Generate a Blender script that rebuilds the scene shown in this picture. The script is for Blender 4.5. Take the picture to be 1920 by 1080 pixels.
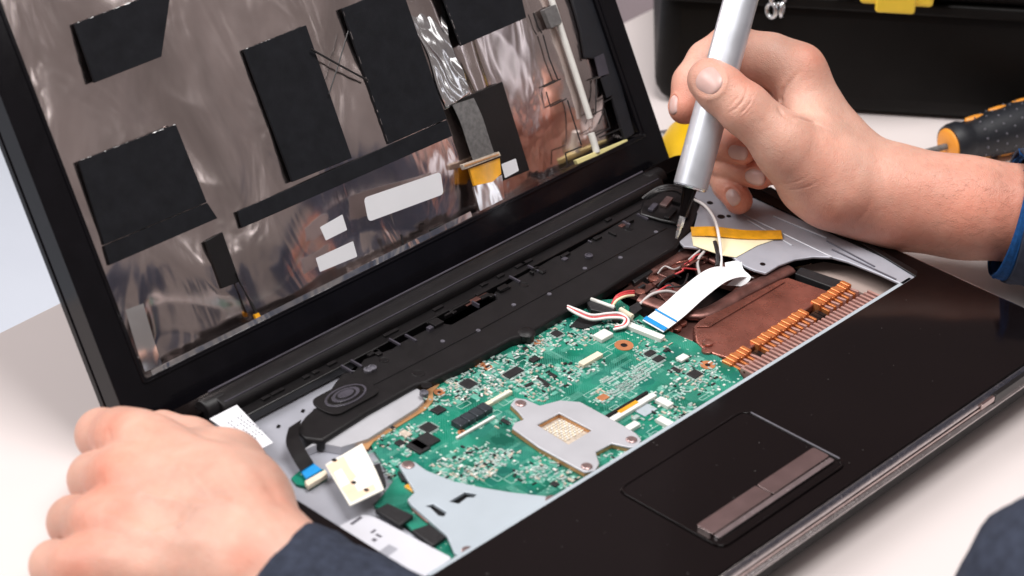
import bpy, bmesh, math, random
import numpy as np
from mathutils import Vector, Matrix, noise
from mathutils.geometry import delaunay_2d_cdt

random.seed(7)
scene = bpy.context.scene
for o in list(bpy.data.objects):
    bpy.data.objects.remove(o)

# ------------------------------------------------------------------ camera
CAM = np.array([-0.58219, -0.72144, 0.63812])
RM = np.array([[0.6766248, -0.7348581, 0.0465019],
               [0.3566750, 0.3823507, 0.8524030],
               [0.6441753, 0.5601710, -0.5208134]])     # right, up, forward
FPX = 4701.0
cd = bpy.data.cameras.new("Camera")
co = bpy.data.objects.new("Camera", cd)
scene.collection.objects.link(co)
r_, u_, f_ = RM
co.matrix_world = Matrix(((r_[0], u_[0], -f_[0], CAM[0]), (r_[1], u_[1], -f_[1], CAM[1]),
                          (r_[2], u_[2], -f_[2], CAM[2]), (0, 0, 0, 1)))
cd.sensor_width = 36
cd.lens = FPX / 1920 * 36
cd.clip_start = 0.01
cd.clip_end = 50
cd.dof.use_dof = True
cd.dof.focus_distance = 1.235
cd.dof.aperture_fstop = 10
scene.camera = co

# ------------------------------------------------------------------ world and lamps
w = bpy.data.worlds.new("World")
scene.world = w
w.use_nodes = True
w.node_tree.nodes["Background"].inputs[0].default_value = (0.222, 0.194, 0.188, 1)
w.node_tree.nodes["Background"].inputs[1].default_value = 1.0


def area(name, loc, target, size, energy, color):
    ld = bpy.data.lights.new(name, 'AREA')
    ld.shape = 'RECTANGLE'
    ld.size, ld.size_y = size
    ld.energy = energy
    ld.color = color
    o = bpy.data.objects.new(name, ld)
    scene.collection.objects.link(o)
    o.location = loc
    o.rotation_euler = (Vector(target) - Vector(loc)).to_track_quat('-Z', 'Y').to_euler()
    return o


area("window_light", (-1.35, 1.25, 2.35), (0.25, -0.1, 0), (1.9, 1.6), 82, (1.0, 0.985, 0.985))
area("fill_light", (0.22, -0.38, 2.0), (0.30, -0.1, 0), (0.9, 0.9), 38, (1.0, 0.98, 0.965))  # fill added to brighten the hands and front; no ceiling lamp is known
area("film_streak_lamp", (1.22, -1.42, 1.30), (0.27, 0.06, 0.12), (0.22, 0.40), 0.85, (1.0, 0.99, 0.98))  # added lamp, no real window there; puts bright streaks on the film's creases
scene.view_settings.view_transform = 'Standard'
scene.view_settings.look = 'None'
scene.view_settings.exposure = 0
scene.view_settings.gamma = 1
scene.view_settings.use_curve_mapping = False

# ------------------------------------------------------------------ layout helpers
W, D = 0.378, 0.248          # laptop width and depth
ZT = -0.030                  # table top (z = 0 is the top of the laptop base)
TH = 1.0436                  # lid angle
PV = np.array([0, -0.0007, -0.0170])
LY = np.array([0, math.cos(TH), math.sin(TH)])
LN = np.array([0, -math.sin(TH), math.cos(TH)])


def ray(px, py):
    return RM.T @ np.array([(px - 960) / FPX, -(py - 540) / FPX, 1.0])


def at(px, py, z=0.0):
    d = ray(px, py)
    return CAM + d * ((z - CAM[2]) / d[2])


def xy(pts, z):
    return [tuple(at(a, b, z)[:2]) for a, b in pts]


def cp(px, py, depth):
    return CAM + ray(px, py) * depth


def lid_xh(px, py, off=-0.004):
    d = ray(px, py)
    o = PV + LN * off
    X = CAM + d * (LN @ (o - CAM) / (LN @ d))
    return (X[0], (X - PV) @ LY)


def L(x, h, off=0.0):
    v = PV + np.array([x, 0, 0]) + LY * h + LN * off
    return (v[0], v[1], v[2])


MLID = Matrix(((1, 0, 0, 0), (0, LY[1], LN[1], PV[1]), (0, LY[2], LN[2], PV[2]), (0, 0, 0, 1)))

# ------------------------------------------------------------------ materials
MATS = {}


def mat(name, col, rough=0.5, metal=0.0, var=0.12, vscale=60, bump=0.0, bscale=400, coat=0.0,
        rvar=0.1, spec=0.5, sss=0.0, col2=None, detail=4.0, croughness=0.05):
    m = bpy.data.materials.new(name)
    m.use_nodes = True
    nt = m.node_tree
    b = nt.nodes["Principled BSDF"]
    tc = nt.nodes.new("ShaderNodeTexCoord")
    n1 = nt.nodes.new("ShaderNodeTexNoise")
    n1.inputs["Scale"].default_value = vscale
    n1.inputs["Detail"].default_value = detail
    nt.links.new(tc.outputs["Object"], n1.inputs["Vector"])
    cr = nt.nodes.new("ShaderNodeValToRGB")
    cr.color_ramp.elements[0].position = 0.3
    cr.color_ramp.elements[1].position = 0.7
    c2 = col2 or [min(1, c * (1 + var)) for c in col]
    c1 = col if col2 else [c * (1 - var) for c in col]
    cr.color_ramp.elements[0].color = (*c1, 1)
    cr.color_ramp.elements[1].color = (*c2, 1)
    nt.links.new(n1.outputs["Fac"], cr.inputs["Fac"])
    nt.links.new(cr.outputs["Color"], b.inputs["Base Color"])
    mr = nt.nodes.new("ShaderNodeMapRange")
    mr.inputs["To Min"].default_value = max(0.02, rough - rvar)
    mr.inputs["To Max"].default_value = min(1, rough + rvar)
    n2 = nt.nodes.new("ShaderNodeTexNoise")
    n2.inputs["Scale"].default_value = vscale * 3.1
    n2.inputs["Detail"].default_value = 5
    nt.links.new(tc.outputs["Object"], n2.inputs["Vector"])
    nt.links.new(n2.outputs["Fac"], mr.inputs["Value"])
    nt.links.new(mr.outputs["Result"], b.inputs["Roughness"])
    b.inputs["Metallic"].default_value = metal
    b.inputs["Specular IOR Level"].default_value = spec
    b.inputs["Coat Weight"].default_value = coat
    b.inputs["Coat Roughness"].default_value = croughness
    if sss:
        b.inputs["Subsurface Weight"].default_value = sss
        b.inputs["Subsurface Radius"].default_value = (0.0045, 0.0018, 0.0010)
        b.inputs["Subsurface Scale"].default_value = 1.0
    if bump:
        n3 = nt.nodes.new("ShaderNodeTexNoise")
        n3.inputs["Scale"].default_value = bscale
        n3.inputs["Detail"].default_value = 6
        nt.links.new(tc.outputs["Object"], n3.inputs["Vector"])
        bp = nt.nodes.new("ShaderNodeBump")
        bp.inputs["Strength"].default_value = bump
        bp.inputs["Distance"].default_value = 0.0006
        nt.links.new(n3.outputs["Fac"], bp.inputs["Height"])
        nt.links.new(bp.outputs["Normal"], b.inputs["Normal"])
    MATS[name] = m
    return m


mat("table", (0.69, 0.62, 0.605), 0.5, var=0.02, vscale=8, bump=0.05, bscale=900)
mat("floor", (0.80, 0.86, 0.97), 0.6, var=0.05, vscale=2)
mat("wall", (0.29, 0.225, 0.23), 0.7, var=0.05, vscale=2)
mat("gloss_black", (0.0032, 0.0019, 0.0020), 0.10, var=0.2, rvar=0.07, vscale=14, spec=0.19)
mat("lid_black", (0.005, 0.0045, 0.006), 0.14, var=0.2, rvar=0.06, spec=0.22)
mat("matte_black", (0.009, 0.0085, 0.010), 0.5, var=0.25, vscale=90, bump=0.25, bscale=2500)
mat("bar_black", (0.0085, 0.0075, 0.0082), 0.42, var=0.2, vscale=80, bump=0.2, bscale=1800, spec=0.3)
mat("deep_black", (0.004, 0.0035, 0.004), 0.35, var=0.3)
mat("foam", (0.011, 0.0115, 0.0145), 0.9, var=0.2, vscale=120, bump=0.4, bscale=3000, spec=0.2)
mat("chrome", (0.62, 0.57, 0.57), 0.24, 1.0, var=0.12, vscale=160, rvar=0.1, bump=0.1, bscale=700)
mat("dark_chrome", (0.50, 0.40, 0.385), 0.16, 1.0, var=0.1, vscale=120, rvar=0.08)
mat("tray_silver", (0.40, 0.405, 0.455), 0.42, 0.25, var=0.08, vscale=50, bump=0.08, bscale=900)
mat("plate_blue", (0.47, 0.53, 0.58), 0.42, 0.2, var=0.04, vscale=40, bump=0.05, bscale=1200)
mat("plate_grey", (0.50, 0.50, 0.53), 0.42, 0.25, var=0.06, vscale=50, bump=0.05, bscale=1200)
mat("copper", (0.38, 0.155, 0.12), 0.28, 0.78, var=0.40, vscale=55, bump=0.12, bscale=300, rvar=0.14)
mat("copper_dark", (0.22, 0.105, 0.09), 0.40, 0.8, var=0.4, vscale=90, bump=0.2, bscale=500, rvar=0.15)
mat("fin_pink", (0.70, 0.42, 0.37), 0.4, 0.6, var=0.15, vscale=200)
mat("caddy", (0.36, 0.28, 0.25), 0.5, var=0.08)
mat("mint", (0.10, 0.34, 0.26), 0.5, var=0.25, vscale=300)
mat("copper_bright", (0.92, 0.27, 0.09), 0.30, 0.55, var=0.45, vscale=150, rvar=0.12)
mat("copper_edge", (0.62, 0.33, 0.15), 0.4, 0.4, var=0.15, vscale=120)
mat("pad_copper", (0.68, 0.27, 0.12), 0.35, 0.5, var=0.15, vscale=200)
mat("screw_brown", (0.38, 0.27, 0.26), 0.35, 0.8, var=0.2, vscale=300)
mat("chip", (0.014, 0.0135, 0.015), 0.45, var=0.25, vscale=500, bump=0.2, bscale=4000)
mat("inductor", (0.045, 0.055, 0.065), 0.3, 0.4, var=0.3, vscale=300)
mat("cream", (0.80, 0.70, 0.54), 0.45, var=0.06, vscale=200)
mat("white_plastic", (0.76, 0.75, 0.71), 0.4, var=0.05, vscale=200)
mat("white_paper", (0.74, 0.74, 0.77), 0.6, var=0.02, vscale=60)
mat("ffc_white", (0.85, 0.86, 0.88), 0.35, var=0.02, vscale=60)
mat("blue_tape", (0.01, 0.26, 0.62), 0.4, var=0.1, vscale=200)
mat("kapton", (0.78, 0.36, 0.015), 0.22, var=0.25, vscale=130, bump=0.2, bscale=300, coat=0.4)
mat("kapton_pale", (0.86, 0.76, 0.50), 0.35, var=0.08, vscale=80)
mat("red_wire", (0.55, 0.055, 0.06), 0.4, var=0.1)
mat("white_wire", (0.80, 0.76, 0.74), 0.4, var=0.05)
mat("grey_wire", (0.50, 0.46, 0.45), 0.4, var=0.1)
mat("black_wire", (0.015, 0.014, 0.015), 0.4, var=0.1)
mat("solder", (0.42, 0.52, 0.49), 0.4, 0.2, var=0.2, vscale=700)
mat("capacitor_tan", (0.52, 0.44, 0.36), 0.5, var=0.25, vscale=700)
mat("silk", (0.36, 0.56, 0.49), 0.6, var=0.1, vscale=700)
mat("ring_dark", (0.06, 0.055, 0.07), 0.3, var=0.2)
mat("ring_light", (0.11, 0.105, 0.125), 0.35, var=0.2)
mat("ribbon_grey", (0.13, 0.125, 0.125), 0.6, var=0.25, vscale=500, bump=0.4, bscale=2500)
mat("tape_pale_yellow", (0.80, 0.72, 0.33), 0.4, var=0.06)
mat("steel", (0.72, 0.73, 0.75), 0.26, 1.0, var=0.06, vscale=100)
mat("aluminium", (0.62, 0.64, 0.69), 0.42, 0.75, var=0.03, vscale=60, bump=0.03, bscale=3000)
mat("toolbox_black", (0.0055, 0.0048, 0.0045), 0.5, var=0.15, vscale=50, bump=0.25, bscale=1500, spec=0.14)
mat("toolbox_yellow", (0.90, 0.62, 0.05), 0.4, var=0.05)
mat("yellow_plastic", (0.90, 0.55, 0.012), 0.35, var=0.06)
mat("orange_plastic", (0.86, 0.33, 0.04), 0.4, var=0.06)
mat("rubber_navy", (0.008, 0.009, 0.013), 0.5, var=0.2, vscale=100, bump=0.2, bscale=1500)
mat("denim", (0.036, 0.043, 0.066), 0.85, var=0.25, vscale=220, bump=0.8, bscale=2600, spec=0.2)
mat("cover_white", (0.60, 0.60, 0.65), 0.5, var=0.03)
mat("knit_blue", (0.008, 0.065, 0.21), 0.8, var=0.25, vscale=400, bump=0.8, bscale=2600, spec=0.2)
mat("nail", (0.62, 0.40, 0.36), 0.36, var=0.06, vscale=150, sss=0.2)
mat("dust", (0.16, 0.15, 0.145), 0.8, var=0.1)
mat("print_grey", (0.22, 0.23, 0.26), 0.7, var=0.2, vscale=600)
mat("print_orange", (0.86, 0.62, 0.45), 0.6, var=0.06, vscale=150)
mat("cream_label", (0.82, 0.79, 0.71), 0.55, var=0.05, vscale=90)
mat("film_outline", (0.012, 0.011, 0.012), 0.5, var=0.1)


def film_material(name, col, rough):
    m = mat(name, col, rough, 1.0, var=0.34, vscale=17, rvar=0.09, detail=5.0)  # streaky colour variation imitates soft light and dark reflections in the film
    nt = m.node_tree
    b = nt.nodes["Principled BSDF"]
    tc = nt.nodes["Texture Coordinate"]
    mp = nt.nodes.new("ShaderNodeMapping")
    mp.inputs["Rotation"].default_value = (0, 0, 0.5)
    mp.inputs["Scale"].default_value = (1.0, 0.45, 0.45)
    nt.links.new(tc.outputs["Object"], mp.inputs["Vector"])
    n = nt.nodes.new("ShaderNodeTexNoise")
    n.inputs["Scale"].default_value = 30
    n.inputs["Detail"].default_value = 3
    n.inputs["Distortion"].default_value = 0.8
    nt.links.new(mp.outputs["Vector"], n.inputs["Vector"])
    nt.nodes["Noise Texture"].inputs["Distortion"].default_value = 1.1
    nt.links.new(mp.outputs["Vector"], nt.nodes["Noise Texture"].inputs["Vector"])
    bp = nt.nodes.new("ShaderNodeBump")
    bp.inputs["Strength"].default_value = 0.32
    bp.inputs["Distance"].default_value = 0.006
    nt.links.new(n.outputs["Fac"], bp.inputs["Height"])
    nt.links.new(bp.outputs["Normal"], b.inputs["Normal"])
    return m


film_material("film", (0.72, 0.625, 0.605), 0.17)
film_material("foil", (0.92, 0.91, 0.93), 0.16)


def pcb_material():
    m = bpy.data.materials.new("pcb")
    m.use_nodes = True
    nt = m.node_tree
    b = nt.nodes["Principled BSDF"]
    tc = nt.nodes.new("ShaderNodeTexCoord")

    def N(t, **k):
        n = nt.nodes.new(t)
        for a, v in k.items():
            n.inputs[a].default_value = v
        return n

    def lk(a, b_):
        nt.links.new(a, b_)
    n1 = N("ShaderNodeTexNoise", Scale=38.0, Detail=2.0)
    lk(tc.outputs["Object"], n1.inputs["Vector"])
    base = nt.nodes.new("ShaderNodeValToRGB")
    base.color_ramp.elements[0].position = 0.40
    base.color_ramp.elements[0].color = (0.002, 0.085, 0.056, 1)
    base.color_ramp.elements[1].position = 0.56
    base.color_ramp.elements[1].color = (0.0005, 0.175, 0.108, 1)
    lk(n1.outputs["Fac"], base.inputs["Fac"])
    # copper pours seen through the mask: blocky areas
    v = N("ShaderNodeTexVoronoi", Scale=95.0)
    v.distance = 'CHEBYCHEV'
    lk(tc.outputs["Object"], v.inputs["Vector"])
    sep = nt.nodes.new("ShaderNodeSeparateColor")
    lk(v.outputs["Color"], sep.inputs["Color"])
    g1 = nt.nodes.new("ShaderNodeMath")
    g1.operation = 'GREATER_THAN'
    g1.inputs[1].default_value = 0.72
    lk(sep.outputs[0], g1.inputs[0])
    mx1 = nt.nodes.new("ShaderNodeMixRGB")
    mx1.blend_type = 'MIX'
    mx1.inputs[2].default_value = (0.008, 0.120, 0.098, 1)
    ml = nt.nodes.new("ShaderNodeMath")
    ml.operation = 'MULTIPLY'
    ml.inputs[1].default_value = 0.55
    lk(g1.outputs[0], ml.inputs[0])
    lk(ml.outputs[0], mx1.inputs[0])
    lk(base.outputs["Color"], mx1.inputs[1])
    # traces: thin distorted lines in two directions, gated by noise
    prev = mx1.outputs[0]
    for rot, sc, th in ((0.0, 420.0, 0.70), (1.5708, 380.0, 0.72), (0.785, 300.0, 0.78)):
        mp = nt.nodes.new("ShaderNodeMapping")
        mp.inputs["Rotation"].default_value = (0, 0, rot)
        lk(tc.outputs["Object"], mp.inputs["Vector"])
        wv = N("ShaderNodeTexWave", Scale=sc, Distortion=1.2, Detail=1.0)
        wv.inputs["Detail Scale"].default_value = 0.06
        lk(mp.outputs[0], wv.inputs["Vector"])
        g = nt.nodes.new("ShaderNodeMath")
        g.operation = 'GREATER_THAN'
        g.inputs[1].default_value = th
        lk(wv.outputs["Fac"], g.inputs[0])
        nz = N("ShaderNodeTexNoise", Scale=62.0 + 20 * rot, Detail=1.0)
        lk(mp.outputs[0], nz.inputs["Vector"])
        g2 = nt.nodes.new("ShaderNodeMath")
        g2.operation = 'GREATER_THAN'
        g2.inputs[1].default_value = 0.52
        lk(nz.outputs["Fac"], g2.inputs[0])
        mm = nt.nodes.new("ShaderNodeMath")
        mm.operation = 'MULTIPLY'
        lk(g.outputs[0], mm.inputs[0])
        lk(g2.outputs[0], mm.inputs[1])
        m3 = nt.nodes.new("ShaderNodeMath")
        m3.operation = 'MULTIPLY'
        m3.inputs[1].default_value = 0.5
        lk(mm.outputs[0], m3.inputs[0])
        mx = nt.nodes.new("ShaderNodeMixRGB")
        mx.inputs[2].default_value = (0.06, 0.33, 0.24, 1)
        lk(m3.outputs[0], mx.inputs[0])
        lk(prev, mx.inputs[1])
        prev = mx.outputs[0]
    # vias
    vv = N("ShaderNodeTexVoronoi", Scale=330.0, Randomness=0.9)
    lk(tc.outputs["Object"], vv.inputs["Vector"])
    gv = nt.nodes.new("ShaderNodeMath")
    gv.operation = 'LESS_THAN'
    gv.inputs[1].default_value = 0.20
    lk(vv.outputs["Distance"], gv.inputs[0])
    nzv = N("ShaderNodeTexNoise", Scale=50.0)
    lk(tc.outputs["Object"], nzv.inputs["Vector"])
    gz = nt.nodes.new("ShaderNodeMath")
    gz.operation = 'GREATER_THAN'
    gz.inputs[1].default_value = 0.52
    lk(nzv.outputs["Fac"], gz.inputs[0])
    mv = nt.nodes.new("ShaderNodeMath")
    mv.operation = 'MULTIPLY'
    lk(gv.outputs[0], mv.inputs[0])
    lk(gz.outputs[0], mv.inputs[1])
    mx = nt.nodes.new("ShaderNodeMixRGB")
    mx.inputs[2].default_value = (0.45, 0.60, 0.52, 1)
    lk(mv.outputs[0], mx.inputs[0])
    lk(prev, mx.inputs[1])
    lk(mx.outputs[0], b.inputs["Base Color"])
    b.inputs["Roughness"].default_value = 0.36
    b.inputs["Specular IOR Level"].default_value = 0.3
    MATS["pcb"] = m


pcb_material()


def skin_material():
    m = mat("skin", (0.655, 0.392, 0.305), 0.45, var=0.13, vscale=38, sss=0.20, rvar=0.07, spec=0.4, detail=6)
    nt = m.node_tree
    b = nt.nodes["Principled BSDF"]
    cr = nt.nodes["Color Ramp"]
    tc = nt.nodes["Texture Coordinate"]
    at_ = nt.nodes.new("ShaderNodeAttribute")
    at_.attribute_name = "flush"
    mx = nt.nodes.new("ShaderNodeMixRGB")
    mx.blend_type = 'MULTIPLY'
    mx.inputs[2].default_value = (0.97, 0.52, 0.42, 1)
    nt.links.new(at_.outputs["Fac"], mx.inputs[0])
    nt.links.new(cr.outputs["Color"], mx.inputs[1])
    n = nt.nodes.new("ShaderNodeTexNoise")
    n.inputs["Scale"].default_value = 160
    n.inputs["Detail"].default_value = 5
    nt.links.new(tc.outputs["Object"], n.inputs["Vector"])
    mr = nt.nodes.new("ShaderNodeMapRange")
    mr.inputs["From Min"].default_value = 0.35
    mr.inputs["From Max"].default_value = 0.7
    mr.inputs["To Max"].default_value = 0.4
    nt.links.new(n.outputs["Fac"], mr.inputs["Value"])
    mx2 = nt.nodes.new("ShaderNodeMixRGB")
    mx2.blend_type = 'MULTIPLY'
    mx2.inputs[2].default_value = (1.0, 0.80, 0.76, 1)
    nt.links.new(mr.outputs["Result"], mx2.inputs[0])
    nt.links.new(mx.outputs[0], mx2.inputs[1])
    nt.links.new(mx2.outputs[0], b.inputs["Base Color"])
    # skin relief: pores and fine creases
    v = nt.nodes.new("ShaderNodeTexVoronoi")
    v.inputs["Scale"].default_value = 900
    v.feature = 'DISTANCE_TO_EDGE'
    nt.links.new(tc.outputs["Object"], v.inputs["Vector"])
    n2 = nt.nodes.new("ShaderNodeTexNoise")
    n2.inputs["Scale"].default_value = 260
    n2.inputs["Detail"].default_value = 6
    nt.links.new(tc.outputs["Object"], n2.inputs["Vector"])
    ad = nt.nodes.new("ShaderNodeMath")
    ad.operation = 'MULTIPLY_ADD'
    ad.inputs[1].default_value = 0.7
    nt.links.new(v.outputs["Distance"], ad.inputs[0])
    nt.links.new(n2.outputs["Fac"], ad.inputs[2])
    bp = nt.nodes.new("ShaderNodeBump")
    bp.inputs["Strength"].default_value = 0.55
    bp.inputs["Distance"].default_value = 0.0006
    nt.links.new(ad.outputs[0], bp.inputs["Height"])
    nt.links.new(bp.outputs["Normal"], b.inputs["Normal"])


skin_material()

# ------------------------------------------------------------------ object helpers
COL = scene.collection
WM = {}


def link(o, parent=None, world=None):
    COL.objects.link(o)
    wm = world or Matrix.Identity(4)
    WM[o.name] = wm
    o.matrix_basis = wm
    if parent is not None:
        o.parent = parent
        o.matrix_parent_inverse = WM[parent.name].inverted()
    return o


def empty(name, loc, label=None, cat=None, group=None):
    o = bpy.data.objects.new(name, None)
    o.empty_display_size = 0.01
    link(o, None, Matrix.Translation(loc))
    tag(o, label, cat, group)
    return o


def tag(o, label=None, cat=None, group=None, kind=None):
    for k, v in (("label", label), ("category", cat), ("group", group), ("kind", kind)):
        if v:
            o[k] = v
    return o


def mesh(name, verts, faces, m, parent=None, world=None, smooth=False, bevel=0.0, seg=2, label=None, angle=40, kind=None):
    me = bpy.data.meshes.new(name)
    me.from_pydata([tuple(v) for v in verts], [], [tuple(f) for f in faces])
    me.update()
    bm = bmesh.new()
    bm.from_mesh(me)
    bmesh.ops.recalc_face_normals(bm, faces=bm.faces)
    bm.to_mesh(me)
    bm.free()
    if smooth:
        me.polygons.foreach_set("use_smooth", [True] * len(me.polygons))
        if smooth != 'all':
            me.set_sharp_from_angle(angle=math.radians(angle))
    me.materials.append(MATS[m] if isinstance(m, str) else m)
    o = bpy.data.objects.new(name, me)
    link(o, parent, world)
    if bevel:
        bv = o.modifiers.new("bevel", 'BEVEL')
        bv.width = bevel
        bv.segments = seg
        bv.limit_method = 'ANGLE'
        bv.angle_limit = math.radians(35)
    if label:
        o["label"] = label
    if kind:
        o["kind"] = kind
    return o


def inside(p, poly):
    c_ = False
    j = len(poly) - 1
    for i in range(len(poly)):
        a, b = poly[i], poly[j]
        if (a[1] > p[1]) != (b[1] > p[1]) and p[0] < (b[0] - a[0]) * (p[1] - a[1]) / (b[1] - a[1]) + a[0]:
            c_ = not c_
        j = i
    return c_


def prism_data(outer, z0, z1, holes=()):
    loops = [list(outer)] + [list(h) for h in holes]
    pts, edges, order = [], [], []
    for l in loops:
        k = len(pts)
        pts += [Vector((p[0] * 1000, p[1] * 1000)) for p in l]
        edges += [(k + i, k + (i + 1) % len(l)) for i in range(len(l))]
    vo, eo, fo, *_ = delaunay_2d_cdt(pts, edges, [], 0, 1e-6)
    L2 = [[(p[0] * 1000, p[1] * 1000) for p in l] for l in loops]
    tris = []
    for f in fo:
        c_ = (sum(vo[i][0] for i in f) / 3, sum(vo[i][1] for i in f) / 3)
        if inside(c_, L2[0]) and not any(inside(c_, h) for h in L2[1:]):
            tris.append(tuple(f))
    n = len(vo)
    verts = [(p[0] / 1000, p[1] / 1000, z0) for p in vo] + [(p[0] / 1000, p[1] / 1000, z1) for p in vo]
    faces = [t for t in tris] + [tuple(i + n for i in reversed(t)) for t in tris]
    cnt = {}
    for t in tris:
        for i in range(3):
            a, b = t[i], t[(i + 1) % 3]
            cnt[(a, b)] = 1
    for (a, b) in cnt:
        if (b, a) not in cnt:
            faces.append((b, a, a + n, b + n))
    return verts, faces


def plate(name, outer, z0, z1, m, parent=None, holes=(), bevel=0.0, world=None, label=None, seg=2):
    v, f = prism_data(outer, z0, z1, holes)
    return mesh(name, v, f, m, parent, world, smooth=bool(bevel), bevel=bevel, label=label, seg=seg)


def pplate(name, pts, z0, z1, m, parent=None, holes=(), bevel=0.0, label=None, rnd=0.0, lift=0.0):
    """plate given by its outline as seen, its top face at height z1 (outline points lie on the top face)"""
    o = xy(pts, z1)
    if rnd:
        o = rounded(o, rnd)
    return plate(name, o, z0, z1, m, parent, [xy(h, z1) for h in holes], bevel, label=label)


def lplate(name, pts, o0, o1, m, parent, rnd=0.0, bevel=0.0, label=None, holes=()):
    """plate lying on the lid: outline as seen, from offset o0 to o1 along the lid's normal"""
    o = [lid_xh(a, b, o1) for a, b in pts]
    if rnd:
        o = rounded(o, rnd)
    return plate(name, o, o0, o1, m, parent, [[lid_xh(a, b, o1) for a, b in h] for h in holes], bevel, world=MLID, label=label)


def rounded(pts, r, n=5):
    out = []
    N_ = len(pts)
    for i in range(N_):
        p0, p1, p2 = Vector(pts[i - 1]), Vector(pts[i]), Vector(pts[(i + 1) % N_])
        a, b = (p0 - p1), (p2 - p1)
        rr = min(r, a.length * 0.45, b.length * 0.45)
        a.normalize()
        b.normalize()
        s, e = p1 + a * rr, p1 + b * rr
        for k in range(n + 1):
            t = k / n
            q = s * (1 - t) ** 2 + p1 * 2 * t * (1 - t) + e * t * t
            out.append((q.x, q.y))
    return out


def rect(x0, x1, y0, y1):
    return [(x0, y0), (x1, y0), (x1, y1), (x0, y1)]


BOXM = {}


def box(name, c, s, m, parent=None, rot=0.0, bevel=0.0, label=None, world=None):
    """box centred at c (x, y, z bottom) with sizes s; alike boxes share their mesh"""
    key = (name, tuple(round(v, 5) for v in s), m, round(bevel, 5))
    if key in BOXM:
        o = bpy.data.objects.new(name, BOXM[key])
        wm = Matrix.Translation(c) @ Matrix.Rotation(rot, 4, 'Z')
        link(o, parent, (world @ wm) if world else wm)
    else:
        sx, sy, sz = s[0] / 2, s[1] / 2, s[2]
        v, f = prism_data(rect(-sx, sx, -sy, sy), 0, sz)
        wm = Matrix.Translation(c) @ Matrix.Rotation(rot, 4, 'Z')
        o = mesh(name, v, f, m, parent, (world @ wm) if world else wm)
        BOXM[key] = o.data
    if bevel:
        bv = o.modifiers.new("bevel", 'BEVEL')
        bv.width = bevel
        bv.segments = 2
    if label:
        o["label"] = label
    return o


def frames(path):
    P = [Vector(p) for p in path]
    T = []
    for i in range(len(P)):
        t = (P[min(i + 1, len(P) - 1)] - P[max(i - 1, 0)])
        T.append(t.normalized())
    up = Vector((0, 0, 1)) if abs(T[0].z) < 0.9 else Vector((1, 0, 0))
    out = []
    n = (up - T[0] * up.dot(T[0])).normalized()
    for t in T:
        n = (n - t * n.dot(t)).normalized()
        out.append((n, t.cross(n)))
    return P, T, out


def spline(pts, n=8):
    P = [Vector(p) for p in pts]
    out = []
    for i in range(len(P) - 1):
        p0, p1, p2, p3 = P[max(i - 1, 0)], P[i], P[i + 1], P[min(i + 2, len(P) - 1)]
        for k in range(n):
            t = k / n
            out.append(0.5 * ((2 * p1) + (p2 - p0) * t + (2 * p0 - 5 * p1 + 4 * p2 - p3) * t * t + (3 * p1 - p0 - 3 * p2 + p3) * t ** 3))
    out.append(P[-1])
    return out


def tube(name, path, rad, m, parent=None, seg=10, flat=1.0, label=None, n=8, world=None):
    path = spline(path, n) if n else [Vector(p) for p in path]
    P, T, F = frames(path)
    R = rad if hasattr(rad, '__len__') else [rad] * 2
    v, f = [], []
    for i, p in enumerate(P):
        t = i / (len(P) - 1) * (len(R) - 1)
        k = min(int(t), len(R) - 2)
        r = R[k] * (1 - t + k) + R[k + 1] * (t - k)
        for j in range(seg):
            a = 2 * math.pi * j / seg
            v.append(p + F[i][1] * (math.cos(a) * r) + F[i][0] * (math.sin(a) * r * flat))
    for i in range(len(P) - 1):
        for j in range(seg):
            a, b = i * seg + j, i * seg + (j + 1) % seg
            f.append((a, b, b + seg, a + seg))
    f.append(tuple(range(seg)))
    f.append(tuple(range((len(P) - 1) * seg, len(P) * seg)))
    return mesh(name, v, f, m, parent, world, smooth=True, label=label, angle=60)


def ribbon(name, path, width_dirs, width, thick, m, parent=None, label=None, n=6):
    """flat strip following a path; width direction interpolated along it"""
    path2 = spline(path, n)
    v, f = [], []
    N_ = len(path2)
    for i, p in enumerate(path2):
        t = i / (N_ - 1) * (len(width_dirs) - 1)
        k = min(int(t), len(width_dirs) - 2)
        wd = (Vector(width_dirs[k]) * (1 - t + k) + Vector(width_dirs[k + 1]) * (t - k)).normalized()
        tn = (path2[min(i + 1, N_ - 1)] - path2[max(i - 1, 0)]).normalized()
        nn = tn.cross(wd).normalized()
        for s, q in ((-1, -1), (1, -1), (1, 1), (-1, 1)):
            v.append(p + wd * (s * width / 2) + nn * (q * thick / 2))
    for i in range(N_ - 1):
        for j in range(4):
            a, b = i * 4 + j, i * 4 + (j + 1) % 4
            f.append((a, b, b + 4, a + 4))
    f.append((0, 1, 2, 3))
    f.append(tuple(range((N_ - 1) * 4, N_ * 4)))
    return mesh(name, v, f, m, parent, smooth=True, label=label, angle=50)


def lathe(name, prof, m, parent=None, world=None, seg=32, label=None, angle=40):
    """prof: list of (radius, z)"""
    v, f = [], []
    for r, z in prof:
        for j in range(seg):
            a = 2 * math.pi * j / seg
            v.append((r * math.cos(a), r * math.sin(a), z))
    for i in range(len(prof) - 1):
        for j in range(seg):
            a, b = i * seg + j, i * seg + (j + 1) % seg
            f.append((a, b, b + seg, a + seg))
    f.append(tuple(range(seg)))
    f.append(tuple(range((len(prof) - 1) * seg, len(prof) * seg)))
    return mesh(name, v, f, m, parent, world, smooth=True, label=label, angle=angle)


def axis_matrix(p0, p1):
    z = (Vector(p1) - Vector(p0)).normalized()
    q = z.to_track_quat('Z', 'Y')
    return Matrix.Translation(p0) @ q.to_matrix().to_4x4()


def circle(cx, cy, r, n=24):
    return [(cx + r * math.cos(2 * math.pi * i / n), cy + r * math.sin(2 * math.pi * i / n)) for i in range(n)]


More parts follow.
